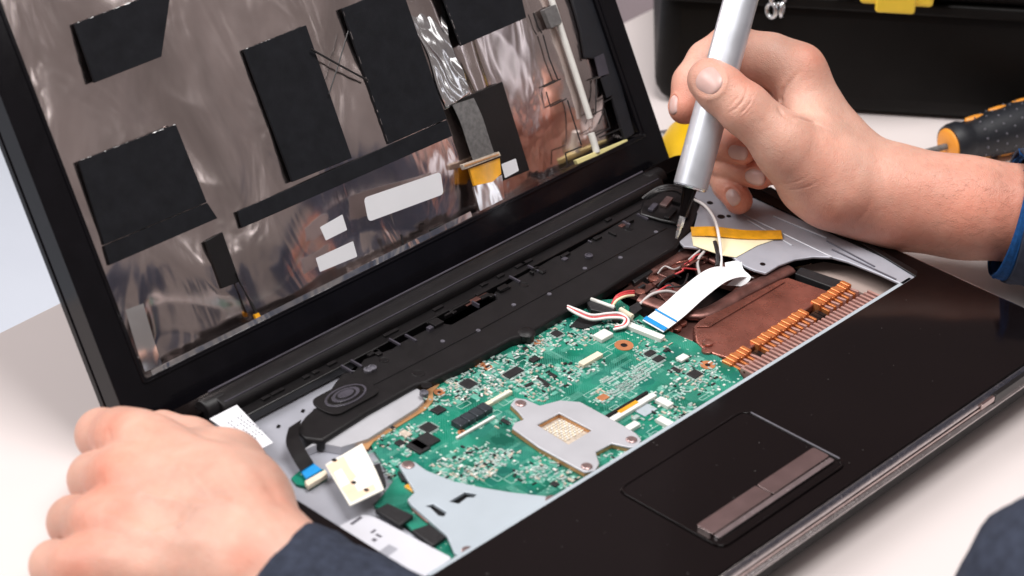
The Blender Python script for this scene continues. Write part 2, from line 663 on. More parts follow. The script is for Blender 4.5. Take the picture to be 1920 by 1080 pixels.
def boxes_mesh(name, items, m, parent, label=None):
    """many small boxes too small to pick apart, joined into one part"""
    v, f = [], []
    for (x, y, z, sx, sy, sz, a) in items:
        k = len(v)
        ca, sa = math.cos(a), math.sin(a)
        for zz in (z, z + sz):
            for ux, uy in ((-1, -1), (1, -1), (1, 1), (-1, 1)):
                dx, dy = ux * sx / 2, uy * sy / 2
                v.append((x + dx * ca - dy * sa, y + dx * sa + dy * ca, zz))
        f += [(k, k + 3, k + 2, k + 1), (k + 4, k + 5, k + 6, k + 7)]
        for j in range(4):
            a_, b_ = k + j, k + (j + 1) % 4
            f.append((a_, b_, b_ + 4, a_ + 4))
    return mesh(name, v, f, m, parent, kind="stuff", label=label)


# ------------------------------------------------------------------ the setting
tbl = plate("table_top", [(-1.2, -1.3), (1.5, -1.3), (1.5, 0.21), (-1.2, 0.083)], ZT - 0.03, ZT, "table", bevel=0.002)
tag(tbl, "pale pinkish white table top under the laptop", None, None, "structure")
flo = plate("floor", rect(-3, 6, -3, 6), ZT - 0.78, ZT - 0.75, "floor")
tag(flo, "pale blue grey floor beyond the table edge", None, None, "structure")
wal = plate("wall", [(1.02, 0.45), (3.2, -0.6), (3.2, 0.2), (1.02, 1.25)], ZT - 0.749, ZT + 1.2, "wall")
tag(wal, "mauve wall behind the table and toolbox", None, None, "structure")

# ------------------------------------------------------------------ laptop: base
LAP = empty("laptop", (W / 2, -D / 2, ZT), "opened black laptop taken apart, its green motherboard bare, lying on the table", "laptop")

BX0, BX1, BY0, BY1 = 0.0125, 0.3675, -0.1655, -0.0125     # bay in the top case
outer = rounded(rect(0, W, -D, -0.002), 0.010, 6)
bay = rounded(rect(BX0, BX1, BY0, BY1), 0.006, 5)
top = plate("top_case", outer, -0.003, 0.0, "gloss_black", LAP, [bay], bevel=0.0009, seg=3, label="glossy black palm rest and keyboard frame")
# side walls and floor of the base
ob = rounded(rect(0.002, W - 0.002, -D + 0.003, -0.004), 0.010, 6)
ib = rounded(rect(0.008, W - 0.008, -D + 0.009, -0.010), 0.006, 6)
walls = plate("base_wall", ob, -0.025, -0.0031, "matte_black", LAP, [ib], bevel=0.0008)
drive_hole = xy([(1470, 490), (1530, 478), (1705, 545), (1648, 585)], -0.020)
flr = plate("bottom_cover", rect(0.0085, W - 0.0085, -D + 0.0095, -0.0105), -0.0250, -0.0205, "matte_black", LAP, [drive_hole])
for fx, fy in ((0.03, -0.23), (0.35, -0.23), (0.03, -0.03), (0.35, -0.03)):
    lathe("rubber_foot", [(0.001, -0.0300), (0.0065, -0.0300), (0.0075, -0.0292), (0.0078, -0.0252), (0.001, -0.0252)], "deep_black", LAP,
          Matrix.Translation((fx, fy, 0)), seg=20)
# silver rim of the bay front, chrome trims
plate("bay_rim", [(BX0 + 0.004, BY0 + 0.0026), (BX1 - 0.006, BY0 + 0.0026), (BX1 - 0.006, BY0 + 0.0002), (BX0 + 0.004, BY0 + 0.0002)], -0.005, -0.0008, "plate_blue", LAP, bevel=0.0004)


def front_strip(name, x0, x1, prof, m):
    v, f = [], []
    n = len(prof)
    for x in (x0, x1):
        v += [(x, y, z) for y, z in prof]
    for i in range(n):
        a, b = i, (i + 1) % n
        f.append((a, b, b + n, a + n))
    f += [tuple(range(n)), tuple(range(n, 2 * n))]
    return mesh(name, v, f, m, LAP, smooth=True, bevel=0.0003, angle=30)


front_strip("front_trim", 0.010, W - 0.010, [(-D - 0.0002, -0.0006), (-D - 0.0018, -0.0022), (-D - 0.0026, -0.0046), (-D + 0.0024, -0.0046), (-D + 0.0024, -0.0034), (-D - 0.0002, -0.0033)], "chrome")
front_strip("front_trim", 0.012, W - 0.012, [(-D - 0.0028, -0.0052), (-D - 0.0030, -0.0066), (-D + 0.0026, -0.0066), (-D + 0.0026, -0.0052)], "dark_chrome")
front_strip("front_trim", 0.010, W - 0.010, [(-D - 0.0026, -0.0074), (-D - 0.0044, -0.0088), (-D - 0.0036, -0.0106), (-D + 0.0028, -0.0112), (-D + 0.0028, -0.0074)], "chrome")
box("card_slot", (0.330, -D - 0.0022, -0.0072), (0.050, 0.0034, 0.0048), "deep_black", LAP, bevel=0.0004)
box("card_slot", (0.300, -D - 0.0016, -0.0060), (0.012, 0.0040, 0.0030), "dark_chrome", LAP, bevel=0.0004)
tube("side_trim", [(W + 0.0004, -D + 0.012, -0.0012), (W + 0.0004, -0.12, -0.0012), (W + 0.0004, -0.014, -0.0012)], 0.0009, "chrome", LAP, seg=8, n=2)
tube("side_trim", [(-0.0004, -D + 0.012, -0.0012), (-0.0004, -0.12, -0.0012), (-0.0004, -0.014, -0.0012)], 0.0011, "chrome", LAP, seg=8, n=2)

# touchpad
tp = rounded(rect(0.1165, 0.2065, -0.2385, -0.1795), 0.006, 6)
tpi = rounded(rect(0.1179, 0.2051, -0.2371, -0.1809), 0.005, 6)
ring = plate("touchpad", tpi, 0.0001, 0.00045, "gloss_black", LAP, bevel=0.0002, label="glossy black touchpad")
plate("touchpad_rim", tp, 0.0001, 0.00080, "gloss_black", ring, [tpi], bevel=0.0004, seg=3)
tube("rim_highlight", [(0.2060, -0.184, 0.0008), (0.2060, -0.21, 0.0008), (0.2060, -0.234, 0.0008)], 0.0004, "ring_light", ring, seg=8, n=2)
plate("touchpad_button", rounded(rect(0.1200, 0.1612, -0.2305, -0.2215), 0.0015), 0.0005, 0.0022, "dark_chrome", ring, bevel=0.0007, seg=3)
plate("touchpad_button", rounded(rect(0.1618, 0.2030, -0.2305, -0.2215), 0.0015), 0.0005, 0.0022, "dark_chrome", ring, bevel=0.0007, seg=3)

plate("button_bevel", rounded(rect(0.1204, 0.2026, -0.2336, -0.2308), 0.0008), 0.0005, 0.0016, "chrome", ring, bevel=0.0006, seg=3)
dr = random.Random(21)
boxes_mesh("dust_specks", [(dr.uniform(0.01, W - 0.01), dr.uniform(-D + 0.006, BY0 - 0.002), 0.0004, *(dr.uniform(0.00012, 0.00035),) * 2, 0.00012, dr.random()) for k in range(50)], "dust", LAP)

# hinge rail between base and lid
rail_prof = []
for i in range(13):
    a = math.pi * i / 12
    rail_prof.append((-0.0125 - 0.0075 * math.cos(a), 0.0002 + 0.0044 * math.sin(a)))
rail_prof += [(-0.0050, -0.004), (-0.0200, -0.004)]
v, f = [], []
n = len(rail_prof)
xs = [0.034, 0.342]
for x in xs:
    v += [(x, y, z) for y, z in rail_prof]
for i in range(n):
    f.append((i, (i + 1) % n, (i + 1) % n + n, i + n))
f += [tuple(range(n)), tuple(range(n, 2 * n))]
rail = mesh("hinge_cover", v, f, "bar_black", LAP, smooth=True, bevel=0.0005, angle=35)
plate("hinge_ledge", rect(0.036, 0.340, -0.0268, -0.0202), -0.006, -0.0012, "deep_black", rail, bevel=0.0005)
tube("cover_seam", [(0.036, -0.0062, 0.0036), (0.19, -0.0062, 0.0036), (0.340, -0.0062, 0.0036)], 0.0005, "ring_dark", rail, seg=6, n=2)
tube("cover_seam", [(0.036, -0.0172, 0.0036), (0.19, -0.0172, 0.0036), (0.340, -0.0172, 0.0036)], 0.0004, "ring_dark", rail, seg=6, n=2)
for i in range(16):
    x = random.uniform(0.045, 0.335)
    box("cover_clip", (x, -0.0225, -0.0013), (random.uniform(0.003, 0.007), 0.002, 0.0011), "bar_black", rail, bevel=0.0002)
for x in (0.0335, 0.3425):
    lathe("hinge_barrel", [(0.0015, -0.006), (0.0048, -0.006), (0.0054, -0.0052), (0.0054, 0.006), (0.0015, 0.006)], "bar_black", LAP,
          Matrix.Translation((x, -0.0115, -0.0005)) @ Matrix.Rotation(math.pi / 2, 4, 'Y'), seg=28)

# ------------------------------------------------------------------ laptop: lid
LH = 0.245
lo = rounded(rect(0.0, W, 0.002, LH), 0.009, 6)
li = rounded(rect(0.0174, W - 0.0150, 0.0304, LH - 0.016), 0.0015, 3)
LID = plate("screen_lid", lo, -0.0118, 0.0, "lid_black", LAP, [li], bevel=0.0012, seg=3, world=MLID, label="glossy black screen bezel with its panel taken out")
plate("back_shell", rounded(rect(-0.0006, W + 0.0006, 0.0014, LH + 0.0006), 0.010, 6), -0.0155, -0.0120, "lid_black", LID, bevel=0.0015, seg=3, world=MLID)
plate("bezel_step", rounded(rect(0.0150, W - 0.0118, 0.0283, LH - 0.013), 0.002, 3), 0.0001, 0.0006, "lid_black", LID, [rounded(rect(0.0160, W - 0.0128, 0.0292, LH - 0.014), 0.002, 3)], bevel=0.0002, world=MLID)
for x in (0.0395, W - 0.0395):
    lathe("bezel_screw", [(0.0003, 0.0), (0.0019, 0.0), (0.0017, 0.0009), (0.0003, 0.0010)], "steel", LID, MLID @ Matrix.Translation((x, 0.010, 0.0002)), seg=16)

# crinkled metallised film
NX, NY = 300, 150
fx0, fx1, fh0, fh1 = 0.0168, W - 0.0144, 0.0298, LH - 0.015


def film_off(x, h):
    p = Vector((x * 26 + h * 9, h * 15 - x * 5, 0.3))
    a = noise.noise(p) * 0.0011 + noise.noise(Vector((x * 12 + h * 5, h * 8 - x, 4.0))) * 0.0042
    b = abs(noise.noise(p * 1.6 + Vector((5, 2, 1)))) * 0.0009
    c_ = noise.noise(Vector((x * 90, h * 45, 2.0))) * 0.00008
    e = 0.0
    # the film falls back towards the lower edge in loose waves
    hb = 0.074 + 0.026 * noise.noise(Vector((x * 13, 0.5, 0.2)))
    if h < hb:
        e -= 0.115 * (hb - h) * min(1, (hb - h) / 0.022)
    # roll in the lower corner
    e += 0.0030 * math.exp(-((x - 0.030 - (h - 0.05) * 0.25) / 0.0060) ** 2 - ((h - 0.050) / 0.016) ** 2)
    e += 0.0022 * math.exp(-((x - 0.078 + (h - 0.05) * 0.35) / 0.0085) ** 2 - ((h - 0.052) / 0.020) ** 2)
    # sharp creases between the tall pads
    s = (x - 0.262) - (h - 0.10) * -0.10
    e += 0.0014 * math.exp(-(s / 0.0035) ** 2) * (1 if h > 0.075 else math.exp(-((h - 0.075) / 0.01) ** 2))
    s2 = (x - 0.275) - (h - 0.10) * 0.06
    e += 0.0010 * math.exp(-(s2 / 0.0025) ** 2) * (1 if h > 0.085 else math.exp(-((h - 0.085) / 0.01) ** 2))
    return max(-0.0112, min(-0.0046, -0.0060 + a - b * 0.8 + c_ + e))


v, f = [], []
for j in range(NY + 1):
    for i in range(NX + 1):
        x = fx0 + (fx1 - fx0) * i / NX
        h = fh0 + (fh1 - fh0) * j / NY
        v.append((x, h, film_off(x, h)))
for j in range(NY):
    for i in range(NX):
        a = j * (NX + 1) + i
        f.append((a, a + 1, a + NX + 2, a + NX + 1))
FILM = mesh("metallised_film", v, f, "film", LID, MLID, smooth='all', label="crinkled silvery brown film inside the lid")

PO = -0.0036


def pad(name, pts, m="foam", thick=0.0014, glint=(), **k):
    o = lplate(name, pts, PO - thick, PO, m, LID, bevel=0.0002, **k)
    for i in glint:                       # glints put in as broken thin foil lines along the pad's edge
        a, b = np.array(pts[i], float), np.array(pts[(i + 1) % len(pts)], float)
        t = 0.02
        while t < 0.97:
            e = min(0.99, t + random.uniform(0.01, 0.07))
            r = random.choice((0.00008, 0.00012, 0.00022))
            q = [L(*lid_xh(*(a + (b - a) * s_), PO), PO) for s_ in (t, (t + e) / 2, e)]
            tube("edge_glint", q, r, "foil", o, seg=5, n=0)
            t = e + random.uniform(0.01, 0.14)
    return o


pad("foam_pad", [(140, 45), (322, -25), (303, 106), (178, 155)], glint=(0,))
pad("foam_pad", [(148, 302), (330, 233), (388, 379), (196, 459)], glint=(0,))
pad("foam_strip", [(196, 461), (389, 380), (408, 409), (206, 497)])
pad("foam_pad", [(458, 93), (574, 47), (660, 296), (549, 341)], glint=(0,))
pad("foam_pad", [(642, 16), (752, -28), (838, 223), (729, 270)], glint=(3,))
pad("foam_strip", [(447, 396), (838, 225), (848, 255), (455, 427)])
pad("foam_pad", [(822, -30), (966, -60), (987, 33), (865, 86)], glint=(3,))
pad("black_sheet", [(850, 192), (942, 153), (993, 319), (936, 342)], m="bar_black", thick=0.0018)
pad("black_card", [(386, 452), (417, 435), (450, 528), (416, 541)], m="bar_black", thick=0.0018)
lplate("film_wedge", [(443, 512), (450, 530), (486, 588), (481, 591)], -0.0036, -0.0026, "film_outline", LID)
lplate("orange_spot", [(477, 590), (485, 586), (490, 595), (481, 599)], -0.0036, -0.0022, "kapton", LID)
for pts, rn in (([(682, 371), (826, 322), (832, 364), (691, 416)], 0.0025), ([(600, 426), (642, 402), (651, 431), (611, 451)], 0.0004),
                ([(592, 484), (662, 452), (670, 481), (600, 510)], 0.0006), ([(940, 308), (967, 297), (973, 320), (947, 334)], 0.0006)):
    lplate("paper_label", pts, -0.0034, PO + 0.0003, "white_paper", LID, rnd=rn)

# grey woven ribbon, its tan connector and orange film tail
def lpath(pts, off):
    return [L(*lid_xh(a, b, o), o) for (a, b), o in zip(pts, off)]


wd = tuple(np.array(L(*lid_xh(895, 181, 0), 0)) - np.array(L(*lid_xh(852, 195, 0), 0)))
ribbon("woven_ribbon", lpath([(868, 190), (884, 225), (896, 262), (908, 298)], (-0.0020, -0.0012, -0.0010, -0.0016)), [wd, wd], 0.0150, 0.0005, "ribbon_grey", LID)
cn = lplate("ribbon_connector", [(868, 308), (936, 284), (940, 292), (872, 318)], -0.0030, -0.0002, "capacitor_tan", LID, bevel=0.0003)
lplate("connector_row", [(871, 310), (935, 288), (936, 290), (872, 313)], -0.0002, 0.0002, "copper_edge", cn)
lplate("orange_film_tail", [(880, 316), (937, 296), (940, 326), (924, 341), (890, 348)], -0.0030, -0.0016, "kapton", LID)
lplate("clear_tape", [(888, 350), (941, 328), (946, 372), (900, 396)], -0.0034, -0.0022, "foil", LID)
# thin black wires crossing between the tall pads
for pts, r in (([(583, 92), (640, 124), (690, 151)], 0.00055), ([(653, 58), (636, 116), (617, 176)], 0.00035)):
    tube("thin_wire", lpath(pts, (-0.0018,) * 3), r, "black_wire", LID, seg=6, n=3)
# right side: pale lamp tube, dark side tape, outlines, yellow strip
tube("lamp_tube", lpath([(1028, -20), (1052, 55), (1080, 140), (1106, 222)], (-0.0018,) * 4), 0.0017, "white_plastic", LID, seg=10, n=4)
tube("lamp_tube", lpath([(1108, 250), (1114, 268), (1119, 286)], (-0.0018,) * 3), 0.0019, "white_plastic", LID, seg=10, n=3)
lplate("tube_sleeve", [(1020, 18), (1042, 8), (1054, 42), (1034, 53)], -0.0030, 0.0002, "ribbon_grey", LID, rnd=0.0008, bevel=0.0005)
lplate("yellow_strip", [(1080, 300), (1176, 261), (1178, 267), (1084, 308)], -0.0034, -0.0010, "tape_pale_yellow", LID, bevel=0.0002)
lplate("side_tape", [(1070, -12), (1110, -22), (1140, 70), (1190, 250), (1172, 262), (1150, 190), (1128, 112), (1098, 108), (1090, 60)], -0.0040, -0.0022, "rubber_navy", LID, bevel=0.0003)
lplate("side_tape_patch", [(1115, 108), (1132, 100), (1142, 138), (1124, 144)], -0.0022, -0.0016, "ring_dark", LID)
lplate("side_tape_patch", [(1126, 146), (1143, 140), (1152, 175), (1138, 184)], -0.0022, -0.0017, "rubber_navy", LID)


def lline(pts, r=0.0004):
    tube("film_outline", lpath(pts, (-0.0026,) * len(pts)), r, "film_outline", LID, seg=5, n=0)


for pts in ([(1000, 24), (1008, 50), (1016, 62)], [(1020, 163), (1051, 148)], [(1024, 172), (1032, 200), (1062, 185)], [(1018, 65), (1030, 110), (1046, 150)],
            [(1020, 18), (1034, 10)], [(1034, 52), (1052, 44)], [(1110, 148), (1126, 142)], [(1118, 148), (1117, 215)],
            [(1106, 217), (1133, 204), (1144, 240), (1110, 258)], [(1122, 232), (1132, 208)], [(1060, 287), (1064, 310)], [(1060, 287), (1090, 275)],
            [(1124, 258), (1166, 240)], [(1132, 192), (1150, 182)], [(1098, 108), (1100, 112)], [(1064, 188), (1075, 225), (1090, 272)]):
    lline(pts)
lline([(752, 440), (757, 462)], 0.0006)
lline([(805, 432), (835, 421)], 0.0006)
# foil strip added and tilted for the film's bright specular streak between the pads
NXf, NYf = 40, 70
c0 = [lid_xh(*q, -0.0034) for q in ((752, -28), (830, -30), (880, 178), (845, 205))]
v, f = [], []
for j in range(NYf + 1):
    t = j / NYf
    for i in range(NXf + 1):
        s = i / NXf
        a = Vector(c0[0]).lerp(Vector(c0[3]), t)
        b = Vector(c0[1]).lerp(Vector(c0[2]), t)
        q = a.lerp(b, s)
        wob = 0.0035 * math.sin(t * 9) * (s - 0.5)
        p = Vector((q.x * 150 + q.y * 40, q.y * 55, 1.1))
        z = min(-0.0026, -0.0092 + 0.085 * (c0[0][1] - q.y)) + 0.0012 * abs(noise.noise(p)) + 0.0008 * noise.noise(p * 0.5)
        if i in (0, NXf) or j == NYf:
            z = -0.0100
        v.append((q.x + wob, q.y, z))
for j in range(NYf):
    for i in range(NXf):
        a = j * (NXf + 1) + i
        f.append((a, a + 1, a + NXf + 2, a + NXf + 1))
mesh("streak_foil", v, f, "foil", LID, MLID, smooth='all', label="crumpled foil strip added for the bright streak between the upper black pads")
# rolled film corner at the lower left of the lid
ribbon("film_curl", lpath([(252, 575), (262, 610), (274, 650), (288, 690)], (-0.0022, 0.0004, 0.0006, -0.0012)), [tuple(np.array([0.8, 0, 0]) + LN * 0.6), tuple(np.array([0.9, 0, 0]) + LN * 0.3)], 0.0085, 0.0003, "foil", LID)
# pale folded film edge along the bottom of the opening
v = []
ribbon("film_edge", [L(0.022, 0.0312, -0.0012), L(0.10, 0.0314, -0.0010), L(0.17, 0.0318, -0.0008), L(0.232, 0.0322, -0.0012)], [tuple(LY), tuple(LY)], 0.0028, 0.0003, "foil", LID)
# ------------------------------------------------------------------ laptop: inside of the base
ZB = -0.0055                                   # top of the motherboard
# silver tray on the left and along the back
tray = pplate("silver_tray", [(355, 775), (640, 690), (830, 720), (720, 830), (745, 905), (700, 945), (850, 1060), (860, 1100), (780, 1130), (500, 960)], -0.0095, -0.0075, "tray_silver", LAP, bevel=0.0004,
              label="pale silver tray at the left end of the keyboard bay")
for q in ((485, 765), (524, 757), (578, 720), (612, 700)):
    c_ = at(*q, -0.0074)
    box("tray_clip", (c_[0], c_[1], -0.0074), (0.0045, 0.0028, 0.0030), "deep_black", tray, rot=0.2, bevel=0.0005)
for q in ((555, 800), (522, 800), (590, 770), (568, 771), (648, 986)):
    c_ = at(*q, -0.0074)
    box("tray_slot", (c_[0], c_[1], -0.00745), (0.0022, 0.0014, 0.0004), "deep_black", tray, rot=0.5)
# dark floor under the cooler
pplate("cooler_floor", [(1110, 560), (1300, 450), (1480, 500), (1600, 545), (1640, 560), (1400, 700), (1200, 640)], -0.0195, -0.0150, "deep_black", LAP)

# motherboard
MB = pplate("motherboard", [(690, 826), (760, 770), (800, 745), (815, 715), (960, 630), (1080, 565), (1160, 560), (1222, 606), (1300, 640), (1382, 690), (1402, 722), (1060, 935), (850, 1066), (826, 1040), (765, 985), (702, 948), (738, 900)],
            -0.0071, ZB, "pcb", LAP, bevel=0.0002, label="bare green motherboard crowded with small parts")


def pb(name, px, py, s, m, rot=0.0, bevel=0.0003, z=ZB, parent=None, label=None):
    c_ = at(px, py, z + s[2])
    return box(name, (c_[0], c_[1], z), s, m, parent or MB, rot, bevel, label)


mm = 0.001
# flat black chips
for px, py, sx, sy, sz in ((878, 718, 6.5, 6.5, 1.0), (962, 697, 10, 4.6, 1.1), (803, 800, 6.5, 6.0, 1.0), (796, 826, 12, 8.5, 1.2), (784, 836, 7, 9, 1.2), (1044, 624, 4.5, 4.5, 0.9),
                           (1002, 672, 5.0, 3.5, 1.0), (1219, 661, 5.5, 3.6, 1.0), (1235, 671, 5.5, 3.8, 1.0), (1303, 700, 6.0, 5.5, 1.0), (1268, 692, 2.5, 5.0, 0.8), (1025, 720, 3.2, 3.2, 0.8),
                           (822, 767, 6, 5, 1.0), (750, 829, 4.0, 4.0, 0.9), (948, 789, 2.2, 5.0, 0.9), (1036, 702, 2.2, 4.6, 0.8), (1016, 712, 2.0, 5.2, 0.8), (992, 720, 5.2, 1.8, 0.8),
                           (716, 798, 3, 3, 0.8), (836, 905, 3.2, 3.2, 0.9), (1040, 906, 3.0, 3.4, 0.9), (1250, 655, 3.6, 2.0, 0.8), (735, 800, 2.2, 3, 0.8), (985, 652, 3, 2, .7), (1155, 600, 3, 4, .8), (1290, 668, 3, 2, .7)):
    pb("chip", px, py, (sx * mm, sy * mm, sz * mm), "chip")
# cream and white connectors
for nm, px, py, sx, sy, sz, m in (("connector", 1131, 626, 8.5, 6, 2.4, "white_plastic"), ("connector", 1108, 671, 14, 3.6, 2.0, "cream"), ("connector", 1246, 752, 4.2, 8.0, 2.2, "white_plastic"),
                                  ("connector", 1248, 789, 4.2, 8.5, 2.2, "white_plastic"), ("connector", 1184, 798, 9.0, 3.6, 2.2, "white_plastic"), ("connector", 932, 746, 19, 2.4, 1.8, "cream"),
                                  ("connector", 1280, 669, 6, 4, 1.6, "white_plastic"), ("connector", 940, 742, 12, 1.0, 2.2, "white_plastic"), ("connector", 1192, 781, 4, 2.4, 1.6, "solder")):
    o = pb(nm, px, py, (sx * mm, sy * mm, sz * mm), m, bevel=0.0004)
# long flat-cable connector with black latch and orange tongue
lc = pb("flat_cable_connector", 1180, 766, (36 * mm, 3.2 * mm, 1.9 * mm), "white_plastic", label="long white flat-cable connector with black latch")
pb("latch", 1171, 759, (33 * mm, 1.6 * mm, 2.2 * mm), "deep_black", parent=lc)
pb("tongue", 1178, 762, (13 * mm, 2.2 * mm, 2.1 * mm), "kapton", parent=lc)
# power stage: row of inductors with white bus strip
for i in range(4):
    pb("inductor", 862 + i * 15.5, 789 - i * 9, (5.2 * mm, 6.4 * mm, 3.0 * mm), "inductor", bevel=0.0006)
pb("bus_strip", 892, 799, (25 * mm, 1.4 * mm, 1.4 * mm), "white_plastic")
# copper mounting rings
for px, py, r in ((1170, 647, 4.6), (1327, 684, 3.6), (895, 680, 3.6), (913, 688, 2.6), (1006, 641, 2.2), (824, 735, 2.6), (866, 810, 2.0)):
    c_ = at(px, py, ZB + 0.0003)
    ringo = plate("mounting_ring", circle(c_[0], c_[1], r * mm), ZB + 0.00002, ZB + 0.0003, "pad_copper", MB, [circle(c_[0], c_[1], r * 0.38 * mm, 14)])
    plate("mounting_hole", circle(c_[0], c_[1], r * 0.38 * mm, 14), ZB + 0.00004, ZB + 0.0001, "deep_black", ringo)
pb("orange_part", 1131, 744, (5 * mm, 4 * mm, 0.8 * mm), "pad_copper")
pb("orange_part", 771, 914, (3 * mm, 6 * mm, 1.0 * mm), "kapton")
pb("orange_part", 735, 798, (2 * mm, 2 * mm, 0.8 * mm), "copper_edge")
pb("tan_part", 760, 812, (4 * mm, 5 * mm, 0.9 * mm), "capacitor_tan")
pb("pale_part", 1212, 768, (9 * mm, 6 * mm, 0.6 * mm), "plate_blue")
# copper border of the board beside the grey strip
pplate("copper_border", [(668, 838), (690, 822), (745, 790), (790, 762), (803, 745), (799, 727), (818, 716), (824, 721), (812, 734), (812, 752), (798, 768), (700, 828), (690, 842)], ZB, ZB + 0.0005, "copper_edge", MB)

# clusters of surface-mounted parts
items = {"solder": [], "silk": [], "mint": [], "capacitor_tan": [], "chip": [], "white_plastic": []}
rng = random.Random(11)
clusters = [(1040, 628, 15, 11, 150), (958, 690, 17, 12, 210), (1025, 716, 19, 12, 260), (880, 720, 13, 12, 170), (1298, 698, 14, 12, 210), (1222, 655, 11, 8, 90), (752, 822, 13, 12, 170),
            (868, 872, 20, 10, 300), (935, 862, 11, 6, 110), (1010, 878, 14, 8, 170), (1232, 768, 15, 14, 150), (1150, 848, 8, 6, 60), (1120, 612, 16, 7, 110), (1350, 768, 8, 5, 40), (1000, 652, 10, 7, 100),
            (930, 725, 14, 8, 130), (840, 745, 9, 7, 80), (1290, 775, 9, 6, 60), (905, 885, 16, 5, 150), (1060, 900, 9, 6, 60), (742, 880, 6, 10, 60), (800, 760, 8, 5, 40), (1108, 688, 9, 5, 60), (1130, 745, 8, 5, 45),
            (1075, 690, 8, 6, 40), (890, 700, 20, 6, 60), (1330, 720, 10, 6, 60), (1178, 610, 8, 5, 50), (955, 800, 8, 8, 45), (1090, 640, 8, 5, 40), (1260, 735, 9, 6, 50)]
for px, py, rx, ry, n_ in clusters:
    c_ = at(px, py, ZB)
    for k in range(n_ // 9):
        a = rng.uniform(0, 2 * math.pi)
        q = math.sqrt(rng.random())
        items["mint"].append((c_[0] + rx * mm * q * math.cos(a), c_[1] + ry * mm * q * math.sin(a), ZB, rng.uniform(1.5, 4.5) * mm, rng.uniform(1.2, 3.5) * mm, 0.00003 + 0.000001 * k, 0))
    for k in range(int(n_ * 0.55)):
        a = rng.uniform(0, 2 * math.pi)
        q = math.sqrt(rng.random()) * (1 + rng.uniform(-0.2, 0.2))
        x, y = c_[0] + rx * mm * q * math.cos(a), c_[1] + ry * mm * q * math.sin(a)
        x, y = round(x / 0.0008) * 0.0008 + rng.uniform(-1, 1) * 0.0001, round(y / 0.0008) * 0.0008
        kind = rng.choices(("solder", "silk", "capacitor_tan", "chip", "white_plastic"), (44, 26, 14, 10, 6))[0]
        l = rng.choice((0.9, 1.2, 1.6, 2.0, 2.6))
        b_ = rng.choice((0.5, 0.7, 0.9, 1.1))
        if rng.random() < 0.5:
            l, b_ = b_, l
        hh = 0.00012 if kind == "silk" else rng.uniform(0.0003, 0.0007)
        items[kind].append((x, y, ZB, l * mm, b_ * mm, hh, 0 if rng.random() < 0.93 else 0.78))
for k in range(70):
    px, py = rng.uniform(860, 1340), rng.uniform(600, 900)
    c_ = at(px, py, ZB)
    if not (0.03 < c_[0] < 0.235 and -0.160 < c_[1] < -0.075):
        continue
    w_, h_ = rng.choice((3, 5, 7, 9)) * mm, rng.choice((2, 3, 5)) * mm
    t_ = 0.28 * mm
    for q in ((0, h_ / 2, w_, t_), (0, -h_ / 2, w_, t_), (w_ / 2, 0, t_, h_), (-w_ / 2, 0, t_, h_)):
        items["silk"].append((c_[0] + q[0], c_[1] + q[1], ZB, q[2], q[3], 0.00005, 0))
for k in range(90):
    x, y = rng.uniform(0.06, 0.232), rng.uniform(-0.160, -0.075)
    ln = rng.uniform(5, 18) * mm
    hor = rng.random() < 0.5
    for j in range(rng.choice((2, 3, 5, 7))):
        o_ = j * 0.55 * mm
        items["mint"].append((x, y + o_, ZB, ln, 0.22 * mm, 0.00002 + 0.0000002 * k, 0) if hor else (x + o_, y, ZB, 0.22 * mm, ln, 0.000022 + 0.0000002 * k, 0))
# memory footprints: rows of bright pads
for px, py, nx, ny in ((1205, 690, 16, 5), (1185, 712, 16, 5), (1165, 728, 12, 4), (1145, 706, 10, 3), (1130, 742, 9, 2)):
    c_ = at(px, py, ZB)
    for i in range(nx):
        for j in range(ny):
            if rng.random() < 0.85:
                items["solder" if rng.random() < .7 else "silk"].append((c_[0] + (i - nx / 2) * 1.25 * mm, c_[1] + (j - ny / 2) * 1.9 * mm, ZB, 0.95 * mm, rng.choice((1.0, 1.5)) * mm, 0.0002, 0))
# pin rows round the larger chips
for px, py, sx, sy in ((878, 718, 6.5, 6.5), (962, 697, 10, 4.6), (1303, 700, 6, 5.5), (803, 800, 6.5, 6), (1044, 624, 4.5, 4.5), (1219, 661, 5.5, 3.6), (1235, 671, 5.5, 3.8)):
    c_ = at(px, py, ZB + 0.001)
    for k in range(int(sx / 0.8)):
        for s in (-1, 1):
            items["solder"].append((c_[0] + (k + 0.5) * 0.8 * mm - sx / 2 * mm, c_[1] + s * (sy / 2 + 0.6) * mm, ZB, 0.4 * mm, 1.3 * mm, 0.0004, 0))
    for k in range(int(sy / 0.8)):
        for s in (-1, 1):
            items["solder"].append((c_[0] + s * (sx / 2 + 0.6) * mm, c_[1] + (k + 0.5) * 0.8 * mm - sy / 2 * mm, ZB, 1.3 * mm, 0.4 * mm, 0.0004, 0))
for k, nm in (("solder", "solder_pads"), ("silk", "silkscreen_marks"), ("mint", "bare_copper_pads"), ("capacitor_tan", "ceramic_capacitors"), ("chip", "small_resistors"), ("white_plastic", "small_white_parts")):
    boxes_mesh(nm, items[k], k, MB)

